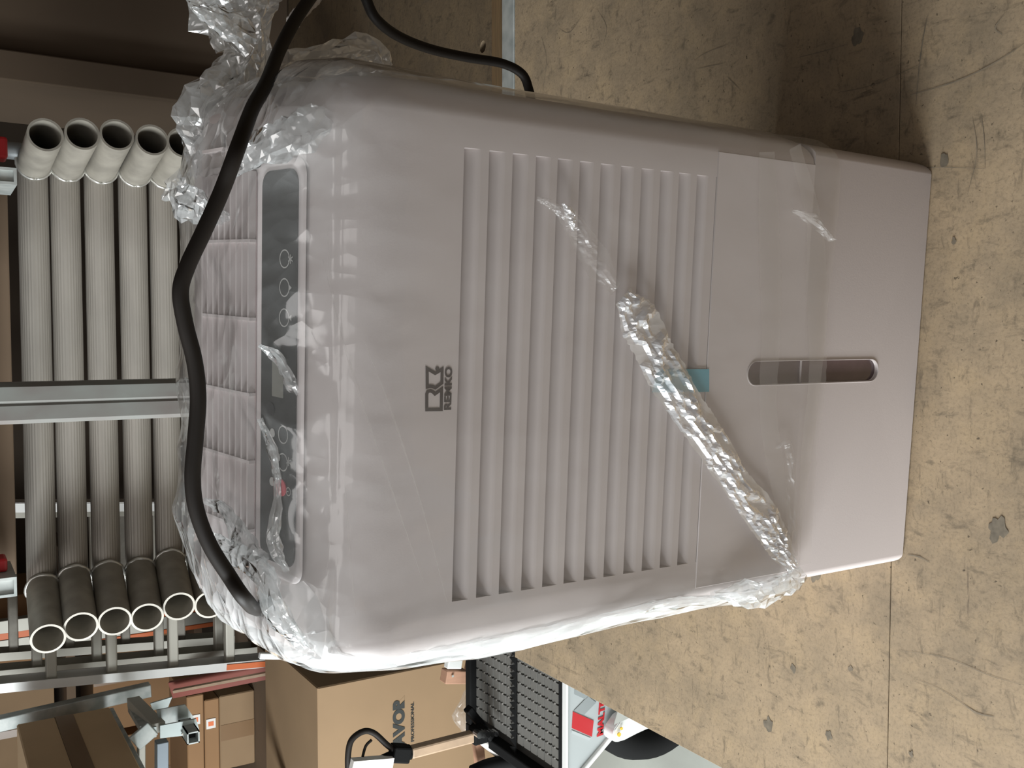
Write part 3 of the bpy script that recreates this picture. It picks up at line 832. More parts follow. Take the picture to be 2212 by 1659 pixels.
# ------------------------------------------------------------------ black power cord
def cd(px, py, extra=0.0):           # depth where the ray passes just over the film on top
    best = .02
    for i in range(60):
        d = i * .005; p = onm(px, py, d)
        if p.z < (.615 + .11 * d if d > .03 else .9) + .020 + extra: return MW @ onm(px, py, max(d - .005, .0))
    return MW @ onm(px, py, .1)
c1 = []
c1 += [at(1175, 290, y=.84), at(1150, 225, y=.845), at(1143, 195, y=.85), at(1128, 160, y=.85), at(1085, 137, y=.85), at(1010, 124, y=.85), at(930, 106, y=.84), at(860, 78, y=.82), at(812, 40, y=.80), at(790, -5, y=.79), at(770, -60, y=.77), at(730, -75, y=.75), at(690, -30, y=.74), at(640, 40, y=.70), at(603, 110, y=.665), at(575, 180, y=.625)]
dpt = [(545, 235), (517, 310), (480, 410), (440, 500), (405, 575), (390, 630), (400, 700), (420, 780), (428, 860), (422, 950), (416, 1030), (424, 1100), (452, 1175), (492, 1240), (530, 1295)]
for i, (px, py) in enumerate(dpt):
    p = cd(px, py)
    if i == 0: p = at(px, py, y=.600)
    c1.append(p)
c1 += [at(562, 1318, y=.66), at(640, 1325, y=.74), at(760, 1300, y=.86), at(900, 1260, y=.88)]
cord = thing('power_cord', 'black rubber power cord draped across the top of the wrapped dehumidifier', 'cord', c1[0])
bm = bmesh.new(); tube(bm, spline(c1, 260), .0047, 14)
child(mesh_obj('cable', bm, M_cord, smooth=True), cord)
bm = bmesh.new(); tp = spline([at(690, -8, y=.737), at(672, 10, y=.733), at(648, 35, y=.724), at(636, 52, y=.72)], 24)
rr_ = tube(bm, tp, lambda t: .0052, 12)
for v in bm.verts: v.co += Vector((random.uniform(-1, 1), random.uniform(-1, 1), random.uniform(-1, 1))) * .0007 + Vector((0, -.001, .002))
child(mesh_obj('tape_wrap', bm, M_tape, smooth=True), cord)['label'] = 'frayed pale tape wrapped on the cord'

# ------------------------------------------------------------------ stack of aluminium tube frames
YR, YC = 1.60, 1.77
def frame_set():
    root = thing('tube_frame', 'x', 'scaffold frame', (0, YR, 0), 0, 'aluminium tube frames stacked behind the machine')
    return root
ringsL = [(104, 1380), (175, 1354), (248, 1342), (318, 1334), (387, 1310), (454, 1306), (515, 1296)]
ringsR = [(98, 291), (178, 289), (253, 291), (329, 302), (396, 308)]
tube_px = [80, 149, 221, 293, 358, 424, 490]
names_ = ['topmost aluminium tube frame of the stack behind the machine', 'second aluminium tube frame from the top of the stack', 'third aluminium tube frame from the top of the stack', 'fourth aluminium tube frame from the top of the stack',
          'fifth aluminium tube frame down, right end half behind the film', 'sixth aluminium tube frame down, only its left end clear', 'lowest visible aluminium tube frame, its open end behind the cord']
zlast = None
for i in range(7):
    pl = at(*ringsL[i], y=YR)
    pr = at(*ringsR[i], y=YR) if i < 5 else Vector((pl.x + .735, YR, pl.z))
    xl, xr = -.229 * YC + (pl.x + .457) * .8, .157 * YC
    zc = at(tube_px[i], 800, y=YC).z
    root = thing('tube_frame', names_[i], 'scaffold frame', ((xl + xr) / 2, YC, zc), 0, 'aluminium tube frames stacked behind the machine')
    Lc = root.location.copy()
    child(mesh_obj('crossbar', pipe_bm((xl - .018, YC, zc), (xr + .018, YC, zc), .0226, .0195, 64, 1), M_alu, auto=3), root)
    for p, xx, sg in ((pl, xl, 1), (pr, xr, -1)):
        e = Vector((xx, YC, zc))
        child(mesh_obj('tube_stub', pipe_bm(e + (p - e) * .10, p, .0252, .0218, 36), M_stub, auto=60), root)
        # weld bead round the joint
        bm = bmesh.new(); dirv = (p - e).normalized(); s = dirv.cross(Vector((0, 0, 1))).normalized(); t = dirv.cross(s)
        pts_ = [e + dirv * (.026 + .003 * random.random()) + (s * cos(a) + t * sin(a)) * .0256 for a in [2 * pi * q_ / 26 for q_ in range(27)]]
        tube(bm, pts_, lambda u: .0026 + .0009 * random.random(), 7)
        child(mesh_obj('weld', bm, M_alu_in, smooth=True), root)
        bm = bmesh.new(); hb = Vector((xx + sg * .015, YC - .0226, zc - .002)); tube(bm, [hb, hb + Vector((0, -.0012, 0))], .0032, 12)
        child(mesh_obj('drain_hole', bm, M_dark), root)
# bearers under the stack
sup = thing('bearer', 'dark timber bearer stack hidden behind the machine, carrying the tube frames', 'support', (0, YC, .02))
for xx in (-.33, .2):
    bm = bmesh.new(); box(bm, xx - .04, xx + .04, YC - .05, YC + .05, .02, at(490, 800, y=YC).z - .027, .003); child(mesh_obj('block', bm, M_card_d), sup)

# rusty-grey galvanised post in front of the tubes
pa, pb = at(-40, 869, y=1.50), at(385, 862, y=1.50)
bm = bmesh.new()
xw = .0285; x_c = (pa.x + pb.x) / 2
def upost(bm, x, y, z0, z1, w_, d_):
    prof_ = [(-w_, -d_ * .75), (-w_ * .8, -d_), (-w_ * .12, -d_), (0, -d_ * .9), (w_ * .12, -d_), (w_ * .8, -d_), (w_, -d_ * .75), (w_, d_), (-w_, d_)]
    A = [bm.verts.new((x + a, y + b, z0)) for a, b in prof_]; B = [bm.verts.new((x + a, y + b, z1)) for a, b in prof_]
    for k in range(len(A)): bm.faces.new((A[k], A[(k + 1) % len(A)], B[(k + 1) % len(A)], B[k]))
    bm.faces.new(A[::-1]); bm.faces.new(B)
upost(bm, x_c, 1.50, .02, 1.15, xw, .02)
M_galv2 = mat('weathered_steel', (0.17, 0.18, 0.165), 0.7, 0.0, color2=(0.135, 0.12, 0.11), nscale=14, stretch=(1, 1, .6))
tag(mesh_obj('steel_post', bm, M_galv2), 'weathered grey steel upright standing in front of the stacked tubes', 'post')

# fittings above the stack: a frame with square sockets and red caps
top = thing('clamp_frame', 'dark steel clamp frame with red caps lying above the tube stack', 'frame', (0, 1.66, .70))
def boxp(name, par, m_, *a, **k):
    bm = bmesh.new(); box(bm, *a, **k); return child(mesh_obj(name, bm, m_), par)
zt_ = at(22, 800, y=1.7).z
boxp('rail', top, M_card_d, -.38, .27, 1.72, 1.76, zt_ - .004, zt_ + .030, bev=.003)
boxp('rail', top, mat('dull_steel', (.12, .12, .11), .5, .5), -.38, .27, 1.66, 1.69, zt_ + .026, zt_ + .05, bev=.003)
for pxa, pya, pyb in ((17, 363, 397), (17, 1246, 1292)):
    a = at(36, pya, y=1.58); b = at(4, pyb, y=1.58); xa, xb = sorted((a.x, b.x)); za, zb_ = sorted((a.z, b.z)); zb_ += .02
    bm = bmesh.new(); t_w = .004
    box(bm, xa, xb, 1.58, 1.70, za, za + t_w); box(bm, xa, xb, 1.58, 1.70, zb_ - t_w, zb_)
    box(bm, xa, xa + t_w, 1.58, 1.70, za + t_w, zb_ - t_w); box(bm, xb - t_w, xb, 1.58, 1.70, za + t_w, zb_ - t_w)
    box(bm, xa + t_w, xb - t_w, 1.585, 1.59, za + t_w, zb_ - t_w)
    child(mesh_obj('socket', bm, M_galv), top)
for pya, pyb in ((300, 345), (1200, 1233)):
    a = at(14, pya, y=1.64); b = at(-14, pyb, y=1.64); xa, xb = sorted((a.x, b.x))
    boxp('red_cap', top, M_redp, xa, xb, 1.62, 1.66, min(a.z, b.z), max(a.z, b.z), bev=.004)
a = at(10, 255, y=1.75)
bm = bmesh.new(); tube(bm, [Vector((.30, 1.75, .02)), Vector((.30, 1.75, 1.0))], .014, 20)
tag(mesh_obj('grey_pipe', bm, mat('pipe_grey', (.30, .32, .33), .4, .5), smooth=True), 'slim grey upright pipe at the right end of the tube stack', 'pipe')

# ------------------------------------------------------------------ dark crate on the rear board
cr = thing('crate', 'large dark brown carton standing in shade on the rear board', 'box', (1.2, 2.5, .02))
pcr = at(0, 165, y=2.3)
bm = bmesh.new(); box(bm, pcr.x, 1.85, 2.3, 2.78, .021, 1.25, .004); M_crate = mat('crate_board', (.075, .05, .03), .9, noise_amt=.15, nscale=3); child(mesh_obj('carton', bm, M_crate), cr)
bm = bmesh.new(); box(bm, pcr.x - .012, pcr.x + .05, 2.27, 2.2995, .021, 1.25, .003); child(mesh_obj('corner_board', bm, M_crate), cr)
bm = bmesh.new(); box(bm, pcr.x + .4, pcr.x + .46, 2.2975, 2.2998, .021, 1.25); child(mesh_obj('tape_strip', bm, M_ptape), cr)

# ------------------------------------------------------------------ ladders on the left
def ladder(name, label, a_top, a_bot, y, width, rungs, m_rail=M_bright, m_r=M_rung, rail_w=.022, rail_d=.065, right_rail=True, orange=None, group=None):
    A = at(*a_top, y=y); B = at(*a_bot, y=y); d = (A - B).normalized()
    A = A + d * .35; 
    t = (FZ - B.z) / d.z; B = B + d * t if t < 0 else B
    root = thing(name, label, 'ladder', (B.x + width / 2, y, FZ), 0, group)
    for off in ((0, 1) if right_rail else (0,)):
        o_ = Vector((off * width, 0, 0))
        bm = bmesh.new()
        # channel section: web plus two flanges
        beam(bm, B + o_, A + o_, .005, rail_d, up=(0, 1, 0))
        sgn = 1 if off == 0 else -1
        for q in (-1, 1): beam(bm, B + o_ + Vector((sgn * rail_w / 2, q * rail_d / 2, 0)), A + o_ + Vector((sgn * rail_w / 2, q * rail_d / 2, 0)), rail_w, .004, up=(0, 1, 0))
        child(mesh_obj('rail', bm, m_rail), root)
    z = A.z - .05
    pxs = rungs
    for rp in pxs:
        # rung at this pixel row, along the rail
        lo, hi = 0.0, 1.0
        best = None
        for k in range(400):
            p = B + (A - B) * (k / 399); rel = (ROT.transposed() @ (p - CAM)); pxx = rel.y / rel.z * F_PX + 1106
            if best is None or abs(pxx - rp) < best[0]: best = (abs(pxx - rp), p)
        p = best[1]
        bm = bmesh.new(); beam(bm, p, p + Vector((width, 0, 0)), .028, .026, up=(0, 0, 1), bev=.004); child(mesh_obj('rung', bm, m_r), root)
    if orange:
        for (pa_, pb_) in orange:
            a = at(*pa_, y=y - rail_d / 2 - .004); b = at(*pb_, y=y - rail_d / 2 - .004)
            bm = bmesh.new(); beam(bm, a, b, .016, .002, up=(0, 1, 0)); child(mesh_obj('sticker', bm, M_orange), root)
    return root
ladder('ladder', 'front aluminium ladder, bright left rail nearest the cartons', (0, 1487), (600, 1430), 2.75, .48, [-20, 112, 243, 374, 497, 640], orange=[((490, 1442), (590, 1433))], group='aluminium ladders leaning behind the tubes')
ladder('ladder', 'second aluminium ladder, duller rails, just behind the front ladder', (0, 1458), (600, 1402), 2.95, .46, [82, 210, 345, 472, 590], m_rail=M_rung, group='aluminium ladders leaning behind the tubes')
ladder('ladder', 'rearmost aluminium ladder, seen between the rungs of the others', (0, 1420), (600, 1375), 3.2, .46, [30, 150, 270, 390, 515], m_rail=M_rung, m_r=M_stub, group='aluminium ladders leaning behind the tubes')
# storage rack behind: white and orange uprights
rk = thing('storage_rack', 'tall storage rack with orange and white uprights behind the ladders', 'rack', (-1.0, 3.7, FZ))
for (pa_, pb_, m_, wd_) in (((0, 1335), (600, 1322), M_orange, .028), ((0, 1372), (600, 1362), M_orange, .016), ((0, 1352), (600, 1342), M_rung, .05), ((0, 1315), (600, 1303), M_rung, .045)):
    a, b = at(*pa_, y=3.7), at(*pb_, y=3.7); xm = (a.x + b.x) / 2
    bm = bmesh.new(); box(bm, xm - wd_ / 2, xm + wd_ / 2, 3.68, 3.72, FZ, a.z + .8, .002); child(mesh_obj('upright', bm, m_), rk)
for zz in (-.1, .35, .8):
    bm = bmesh.new(); box(bm, -1.9, -.78, 3.75, 4.3, zz, zz + .03); child(mesh_obj('shelf', bm, M_card_d), rk)
rng = random.Random(5)
k_ = 0
for zz in (-.07, .38, .83):
    x = -1.85
    while x < -1.1:
        wv = rng.uniform(.22, .4); hv = rng.uniform(.2, .36)
        o = thing('carton', 'x', 'box', (x + wv / 2, 4.0, zz), 0, 'cartons stored on the rack behind the ladders')
        o['label'] = 'brown carton stored on the dim rack behind the ladders'
        bm = bmesh.new(); box(bm, x, x + wv, 3.85, 4.2, zz + .0305 - .03 + .03, zz + .03 + hv, .003); child(mesh_obj('carton_body', bm, M_card if rng.random() < .5 else M_card2), o)
        bm = bmesh.new(); box(bm, x + wv * .46, x + wv * .54, 3.848, 3.8495, zz + .032, zz + .028 + hv); child(mesh_obj('tape_strip', bm, M_ptape), o)
        x += wv + .03

# ------------------------------------------------------------------ cartons and steelwork at the left
def carton(label, x0, x1, y0, y1, z0, z1, m_=M_card, tape=None, flaps=True):
    root = thing('carton', label, 'box', ((x0 + x1) / 2, (y0 + y1) / 2, z0))
    bm = bmesh.new(); box(bm, x0, x1, y0, y1, z0, z1, .003, 1); child(mesh_obj('carton_body', bm, m_), root)
    if tape == 'side':      # tape along the right face
        zc = (z0 + z1) / 2; bm = bmesh.new(); box(bm, x1 + .0003, x1 + .001, y0 + .002, y1 - .002, zc - .02, zc + .02); child(mesh_obj('tape_strip', bm, M_ptape), root)
        bm = bmesh.new(); box(bm, x1 + .0002, x1 + .0007, y0 + .002, y1 - .002, zc + .021, zc + .0225); child(mesh_obj('flap_joint', bm, M_card_d), root)
    if tape == 'front':
        xc = (x0 + x1) / 2; bm = bmesh.new(); box(bm, xc - .025, xc + .025, y0 - .001, y0 - .0003, z0 + .002, z1 - .002); child(mesh_obj('tape_strip', bm, M_ptape), root)
    if tape == 'hfront':
        zc = (z0 + z1) / 2; bm = bmesh.new(); box(bm, x0 + .002, x1 - .002, y0 - .001, y0 - .0003, zc - .02, zc + .02); child(mesh_obj('tape_strip', bm, M_ptape), root)
    return root
# big printed carton on the concrete
yb = 2.2
ct = at(686, 1486, y=yb)
big = carton('large tan carton with heavy black lettering, standing on the concrete floor', ct.x - .55, ct.x, yb, yb + .42, FZ + .001, ct.z, M_card)
l0 = at(873, 1641, y=yb); l1 = at(848, 1505, y=yb); zb_ = at(874, 1560, y=yb).z; zt_2 = at(848, 1560, y=yb).z
Mt = Matrix(((1, 0, 0, 0), (0, 0, -1, yb - .0012), (0, 1, 0, 0), (0, 0, 0, 1)))
def fit_text(body, xa, xb, za, zb2, y, m_, par, bold, name='lettering', shear=0.0):
    M0 = Matrix(((1, 0, 0, 0), (0, 0, -1, y), (0, 1, 0, 0), (0, 0, 0, 1)))
    t = text_obj(name, body, m_, None, M0, .05, bold, 1, .0002)
    X = [v.co.x for v in t.data.vertices]; Zs = [v.co.z for v in t.data.vertices]
    for v in t.data.vertices:
        u = (v.co.x - min(X)) / (max(X) - min(X)); v2 = (v.co.z - min(Zs)) / (max(Zs) - min(Zs))
        v.co.x = xa + (xb - xa) * u; v.co.z = za + (zb2 - za) * v2 + shear * u
    child(t, par); return t
fit_text('LAVOR', at(862, 1630, y=yb).x, at(862, 1505, y=yb).x, at(874, 1560, y=yb).z, at(848, 1560, y=yb).z, yb - .0012, M_prt, big, .0030)
fit_text('PROFESSIONAL', at(890, 1602, y=yb).x, at(890, 1517, y=yb).x, at(894, 1560, y=yb).z, at(887, 1560, y=yb).z, yb - .0012, M_prt, big, .0008)
# carton behind it
c2 = at(601, 1445, y=2.75)
carton('plain grey-brown carton behind the printed carton', c2.x - .75, c2.x + .03, 2.72, 3.2, FZ + .001, at(601, 1600, y=2.72).z, M_card_d)
# taped carton on top, facing front
ya = 2.95
a = at(475, 1503, y=ya); b = at(597, 1640, y=ya)
zt3, zb3 = at(475, 1560, y=ya).z, at(604, 1560, y=ya).z
shelf_z = at(601, 1600, y=2.72).z
tall = carton('tan carton with a vertical tape strip, above the grey-brown carton', at(540, 1650, y=ya).x, at(540, 1492, y=ya).x, ya, ya + .25, shelf_z + .001, zt3, M_card, 'front')
for k, (pa_, pb_, lb) in enumerate((((405, 1500), (442, 1659), 'upper flat orange-brown carton with shipping labels'), ((443, 1508), (473, 1659), 'lower flat orange-brown carton with shipping labels'))):
    z1_, z0_ = at(pa_[0], 1580, y=ya).z, at(pb_[0], 1580, y=ya).z
    xx1 = at(435, 1500 if k == 0 else 1515, y=ya).x
    oc = carton(lb, xx1 - .42, xx1, ya + .002, ya + .25, z0_ + .001 if k == 0 else zt3 + .001, z1_ if k == 0 else at(443, 1580, y=ya).z, M_card2)
    zz_ = oc.location.z
    for fx in (.06, .30):
        bm = bmesh.new(); box(bm, xx1 - fx - .03, xx1 - fx, ya - .0006, ya + .0015, zz_ + .012, zz_ + .04); child(mesh_obj('label', bm, M_label), oc)
        bm = bmesh.new(); box(bm, xx1 - fx - .022, xx1 - fx - .008, ya - .0012, ya - .0007, zz_ + .018, zz_ + .034); child(mesh_obj('label_print', bm, M_orange), oc)
# carton on the steel rack, its right face towards us
xs = at(150, 1540, y=2.3).x
fe = at(236, 1527, y=2.6); fx_ = fe.x
rackc = carton('tan carton with a taped side, resting on the galvanised rack', fx_ - .4, fx_, 1.95, 2.6, at(236, 1527, y=2.6).z, at(36, 1563, y=2.6).z, mat('lit_face_cardboard', (.62, .43, .25), .8, noise_amt=.1, nscale=5), 'side')  # cardboard paled to stand in for light on the right face
zr = at(236, 1527, y=2.6).z
# galvanised rack
gk = thing('steel_rack', 'galvanised steel rack with square tube arms carrying the taped carton', 'rack', (fx_ - .2, 2.3, FZ))
def gbeam(name, a, b, w1=.04, w2=.04, m_=M_galv, hollow=False):
    bm = bmesh.new(); beam(bm, a, b, w1, w2, bev=.002); return child(mesh_obj(name, bm, m_), gk)
gbeam('shelf_plate', (fx_ - .2, 1.9, zr - .007), (fx_ - .2, 2.62, zr - .007), .38, .012)
pu = at(100, 1540, y=2.72); pd_ = at(240, 1508, y=2.72); dd_ = (pd_ - pu).normalized()
gbeam('upright', pu - dd_ * .35, pd_ + dd_ * .10, .034, .034)
gbeam('bracket_plate', at(290, 1607, y=2.3), at(330, 1572, y=2.3) * 1.0, .010, .040, M_galv)
M_pale = mat('pale_galvanised', (.50, .56, .55), .45, .3, noise_amt=.1, nscale=10)
def flatplate(name, pts, y, th, m_):
    bm = bmesh.new(); poly_prism(bm, [at(px, py, y=y) for px, py in pts], (0, 1, 0), th); return child(mesh_obj(name, bm, m_), gk)
flatplate('bracket_plate', [(300, 1578), (338, 1570), (338, 1592), (303, 1602)], 2.30, .006, M_pale)
flatplate('bracket_plate', [(346, 1568), (424, 1553), (430, 1576), (408, 1588), (346, 1595)], 2.30, .006, M_pale)
flatplate('gusset', [(392, 1586), (408, 1576), (408, 1608)], 2.29, .005, M_rung)
flatplate('bracket_plate', [(325, 1520), (372, 1506), (362, 1530), (330, 1534)], 2.5, .006, M_pale)
bm = bmesh.new(); beam(bm, at(288, 1515, y=2.6), at(343, 1572, y=2.32), .022, .03, up=(0, 0, 1)); child(mesh_obj('brace', bm, M_rung), gk)
bm = bmesh.new(); beam(bm, at(285, 1530, y=2.62), at(312, 1574, y=2.34), .014, .02, up=(0, 0, 1)); child(mesh_obj('brace', bm, M_galv), gk)
flatplate('tray', [(338, 1534), (400, 1522), (420, 1552), (346, 1567)], 2.36, .004, M_galv)
e0 = at(418, 1594, y=2.25)
for sx_, sz_, w1, w2 in ((0, .0125, .028, .003), (0, -.0125, .028, .003), (.0125, 0, .003, .028), (-.0125, 0, .003, .028)):
    bm = bmesh.new(); box(bm, e0.x + sx_ - w1 / 2, e0.x + sx_ + w1 / 2, 2.25, 2.34, e0.z + sz_ - w2 / 2, e0.z + sz_ + w2 / 2); child(mesh_obj('square_tube_wall', bm, M_galv), gk)
bm = bmesh.new(); box(bm, e0.x - .011, e0.x + .011, 2.28, 2.29, e0.z - .011, e0.z + .011); child(mesh_obj('tube_plug', bm, M_dark), gk)
gbeam('cross_bar', at(349, 1600, y=2.42), at(349, 1760, y=2.42), .03, .028, mat('blue_grey_steel', (.20, .23, .26), .4, .4))
gbeam('cross_bar', at(305, 1600, y=2.5), at(305, 1760, y=2.5), .03, .016, M_rung)
gbeam('upright', (at(349, 1752, y=2.44).x, 2.44, FZ), (at(349, 1752, y=2.44).x, 2.44, at(349, 1752, y=2.44).z), .03, .03)

# red plank leaning between ladder and cartons
bm = bmesh.new(); beam(bm, at(370, 1490, y=2.9), at(600, 1444, y=2.72), .05, .012, up=(0, 1, 0)); o = mesh_obj('red_board', bm, mat('dull_red', (.25, .07, .05), .6))
tag(o, 'narrow dull red board leaning beside the front ladder rail', 'board')
bm = bmesh.new(); beam(bm, at(375, 1493, y=2.86), at(600, 1450, y=2.68), .008, .012, up=(0, 1, 0)); child(mesh_obj('edge', bm, M_kraft), o)

# white post with a bracket and a small wooden block
ypp = 1.95
wp = thing('white_post', 'slim white metal post ending in a wooden block beside the honeycomb grate', 'post', at(1000, 1450, y=ypp))
bm = bmesh.new(); beam(bm, at(560, 1416, y=ypp), at(985, 1423, y=ypp), .013, .013, up=(0, 1, 0), bev=.002); child(mesh_obj('pole', bm, M_bright), wp)
bm = bmesh.new(); beam(bm, at(964, 1431, y=ypp - .01), at(995, 1431, y=ypp - .01), .026, .02, up=(0, 1, 0), bev=.003); child(mesh_obj('bracket', bm, M_bright), wp)
bm = bmesh.new(); beam(bm, at(958, 1460, y=ypp), at(1004, 1460, y=ypp), .030, .03, up=(0, 1, 0), bev=.002); bk = child(mesh_obj('wooden_block', bm, M_wood), wp)
bm = bmesh.new(); c_ = at(977, 1460, y=ypp - .017); tube(bm, [c_, c_ + Vector((0, -.003, 0))], .003, 10); child(mesh_obj('screw', bm, M_chrome), wp)
bm = bmesh.new(); beam(bm, at(1010, 1445, y=ypp + .01), at(1120, 1450, y=ypp + .01), .03, .03, up=(0, 1, 0)); child(mesh_obj('foot_post', bm, M_wood), wp)

# ------------------------------------------------------------------ grated machine beside the deck
ZT = -0.20
gA = at(1216, 1640, z=ZT); gBk = at(1026, 1500, z=ZT)
eL = at(1180, 1659, z=ZT); eL2 = at(1020, 1572, z=ZT)
xl_ = (eL.x + eL2.x) / 2; yf, yk = gA.y, gBk.y; xr_ = -.56
M_pale2 = None
gm = thing('grated_machine', 'grey wheeled machine with black honeycomb grate top, below the deck edge', 'machine', ((xl_ + xr_) / 2, (yf + yk) / 2, FZ))
def gpart(name, bm_, m_, **k): return child(mesh_obj(name, bm_, m_, **k), gm)
ymid = at(1112, 1600, z=ZT).y
fw = .022
bm = bmesh.new()
box(bm, xl_ - fw, xl_, yf, yk + fw, ZT - .05, ZT + .012, .003); box(bm, xr_, xr_ + fw, yf, yk + fw, ZT - .05, ZT + .012, .003)
box(bm, xl_, xr_, yk, yk + fw, ZT - .05, ZT + .012, .003); box(bm, xl_, xr_, yf - .004, yf + .010, ZT - .05, ZT + .004, .002)
gpart('grate_frame', bm, M_tyre)
bm = bmesh.new(); box(bm, xl_, xr_, yf, yk, ZT - .06, ZT - .012); gpart('grate_base', bm, M_mesh)
# honeycomb pads: one raised cell each
cellx, celly = .0210, .0240
cell_me = None
def cell_mesh():
    bm = bmesh.new(); pts = []
    sx_, sy_ = cellx * .44, celly * .44
    base = [(-sx_, -sy_), (sx_, -sy_), (sx_, sy_), (-sx_, sy_)]
    b0 = [bm.verts.new((x, y, -.010)) for x, y in base]; b1 = [bm.verts.new((x * .94, y * .94, 0)) for x, y in base]
    for k in range(4): bm.faces.new((b0[k], b0[(k + 1) % 4], b1[(k + 1) % 4], b1[k]))
    bm.faces.new(b1); me = bpy.data.meshes.new('grate_cell'); bm.to_mesh(me); bm.free(); me.materials.append(M_mesh2); return me
cme = cell_mesh()
bm = bmesh.new(); box(bm, -.0016, .0016, -.0016, .0016, 0, .0012); sme = bpy.data.meshes.new('stud'); bm.to_mesh(sme); bm.free(); sme.materials.append(M_stud)
cnt = 0
stud_bm = bmesh.new()
for (ya_, yb_) in ((yf + .014, ymid - .008), (ymid + .010, yk - .004)):
    ny = int((yb_ - ya_) / celly); dy = (yb_ - ya_) / ny; nx = int((xr_ - xl_) / cellx)
    for j in range(ny):
        for i in range(nx):
            x = xr_ - cellx * (i + .5); y = ya_ + dy * (j + .5)
            if cnt < 300:
                o = bpy.data.objects.new('grate_cell', cme); col.objects.link(o); o.parent = gm
                o.location = Vector((x, y, ZT)) - gm.location; cnt += 1
            box(stud_bm, x + cellx * .5 - .0016, x + cellx * .5 + .0016, y - .0016, y + .0016, ZT - .004, ZT + .0012)
o = gpart('studs', stud_bm, M_stud); o['kind'] = 'stuff'
# toothed edge between the two pads
bm = bmesh.new()
nt_ = 18
for i in range(nt_):
    x = xl_ + (xr_ - xl_) * i / nt_; wv = (xr_ - xl_) / nt_
    poly_prism(bm, [Vector((x, ymid - .008, ZT + .001)), Vector((x + wv, ymid - .008, ZT + .001)), Vector((x + wv / 2, ymid + .014, ZT + .001))], (0, 0, 1), .003)
gpart('toothed_edge', bm, M_tyre)
# grey front shell, sloping under, with a bright lip
def F(px, py): return at(px, py, y=yf - .006)
fr = [F(1217, 1700), F(1217, 1455), F(1345, 1440), F(1352, 1545), F(1330, 1563), F(1235, 1676)]
for p in fr[:2]: p.z = ZT
bm = bmesh.new(); poly_prism(bm, fr, (0, -1, 0), .006); gpart('front_shell', bm, M_cart)
bm = bmesh.new(); beam(bm, fr[0] + Vector((0, -.004, .002)), fr[1] + Vector((0, -.004, .002)), .012, .005); gpart('top_lip', bm, M_bright)
bm = bmesh.new(); beam(bm, F(1352, 1543) + Vector((0, -.005, 0)), F(1240, 1676) + Vector((0, -.005, 0)), .010, .016, up=(0, 1, 0), bev=.003); gpart('lower_lip', bm, M_bright)
yl = yf - .0128
def FP(zx, zy): return at(1200 + zx * 160 / 1896, 1470 + zy * 140 / 1659, y=yl)
def flat(name, pts, m_, lab=None):
    bm = bmesh.new(); poly_prism(bm, [FP(*p) for p in pts], (0, -1, 0), .0004); o = gpart(name, bm, m_)
    if lab: o['label'] = lab
flat('emblem_red', [(440, 790), (975, 1030), (930, 1440), (415, 1215)], M_redp, 'red slanted square of the emblem')
flat('emblem_grey', [(470, 770), (830, 400), (1040, 560), (730, 880)], M_grey, 'grey slanted bar of the emblem')
flat('emblem_grey', [(480, 220), (860, 380), (760, 480), (480, 350)], M_grey)
flat('emblem_grey', [(410, 1270), (900, 1470), (860, 1540), (400, 1350)], bpy.data.materials['grey_enamel'] if False else mat('pale_grey_print', (.40, .43, .43), .5))
tt = fit_text('MALTECH', 0, 1, 0, 1, yl - .0006, M_redp, gm, .0022)
pA, pB, pC = FP(1220, 1330), FP(1260, 560), FP(1045, 1400)
nchar = 4 / 7.
ex = (FP(1265, 620) - FP(1215, 1340)) / .545; ez = FP(1040, 1400) - FP(1205, 1340)
for v in tt.data.vertices:
    u, w_ = v.co.x, v.co.z
    base_ = FP(1215, 1385); q = base_ + ex * u + ez * w_
    v.co.x, v.co.z = q.x, q.z
# guard with warning stickers, wheel and tyre
bm = bmesh.new()
gpts = [at(p[0] + 14, p[1] + 2, y=yf - .05) for p in ((1312, 1600), (1320, 1602), (1340, 1596), (1362, 1580), (1390, 1572), (1405, 1520), (1350, 1540), (1330, 1550), (1313, 1575), (1310, 1590))]
poly_prism(bm, gpts, (0, 1, 0), .03); bmesh.ops.bevel(bm, geom=bm.edges[:], offset=.002, segments=2, affect='EDGES')
gpart('wheel_guard', bm, M_bright, auto=40)
bm = bmesh.new(); poly_prism(bm, [at(*p, y=yf - .053) for p in ((1326, 1566), (1366, 1548), (1400, 1535), (1390, 1515), (1335, 1535))], (0, 1, 0), .002); gpart('guard_top', bm, mat('guard_grey', (.36, .36, .33), .5))
for px, py, r_ in ((1338, 1587, .004), (1343, 1574, .003)):
    c_ = at(px, py, y=yf - .056); bm = bmesh.new(); tube(bm, [c_, c_ + Vector((0, .002, 0))], r_, 16); gpart('warning_sticker', bm, M_yel)
# wheel: axis along y, mostly hidden below the shell and the deck edge
cc = at(1405, 1454, y=yf + .045); rw = (cc - at(1405, 1628, y=yf + .045)).length
ctr = Vector((cc.x, yf + .055, FZ + rw))
bm = bmesh.new()
nW = 48
prof_w = [(rw * .62, -.045), (rw * .8, -.052), (rw * .95, -.045), (rw, -.025), (rw, .025), (rw * .95, .045), (rw * .8, .052), (rw * .62, .045)]
RW = []
for i in range(nW):
    a = 2 * pi * i / nW
    RW.append([bm.verts.new(ctr + Vector((cos(a) * r_, y_, sin(a) * r_))) for r_, y_ in prof_w])
for i in range(nW):
    for k in range(len(prof_w)):
        bm.faces.new((RW[i][k], RW[(i + 1) % nW][k], RW[(i + 1) % nW][(k + 1) % len(prof_w)], RW[i][(k + 1) % len(prof_w)]))
gpart('tyre', bm, M_tyre, smooth=True)
bm = bmesh.new(); tube(bm, [ctr + Vector((0, -.035, 0)), ctr + Vector((0, .035, 0))], rw * .63, 40); gpart('wheel_disc', bm, M_tyre)
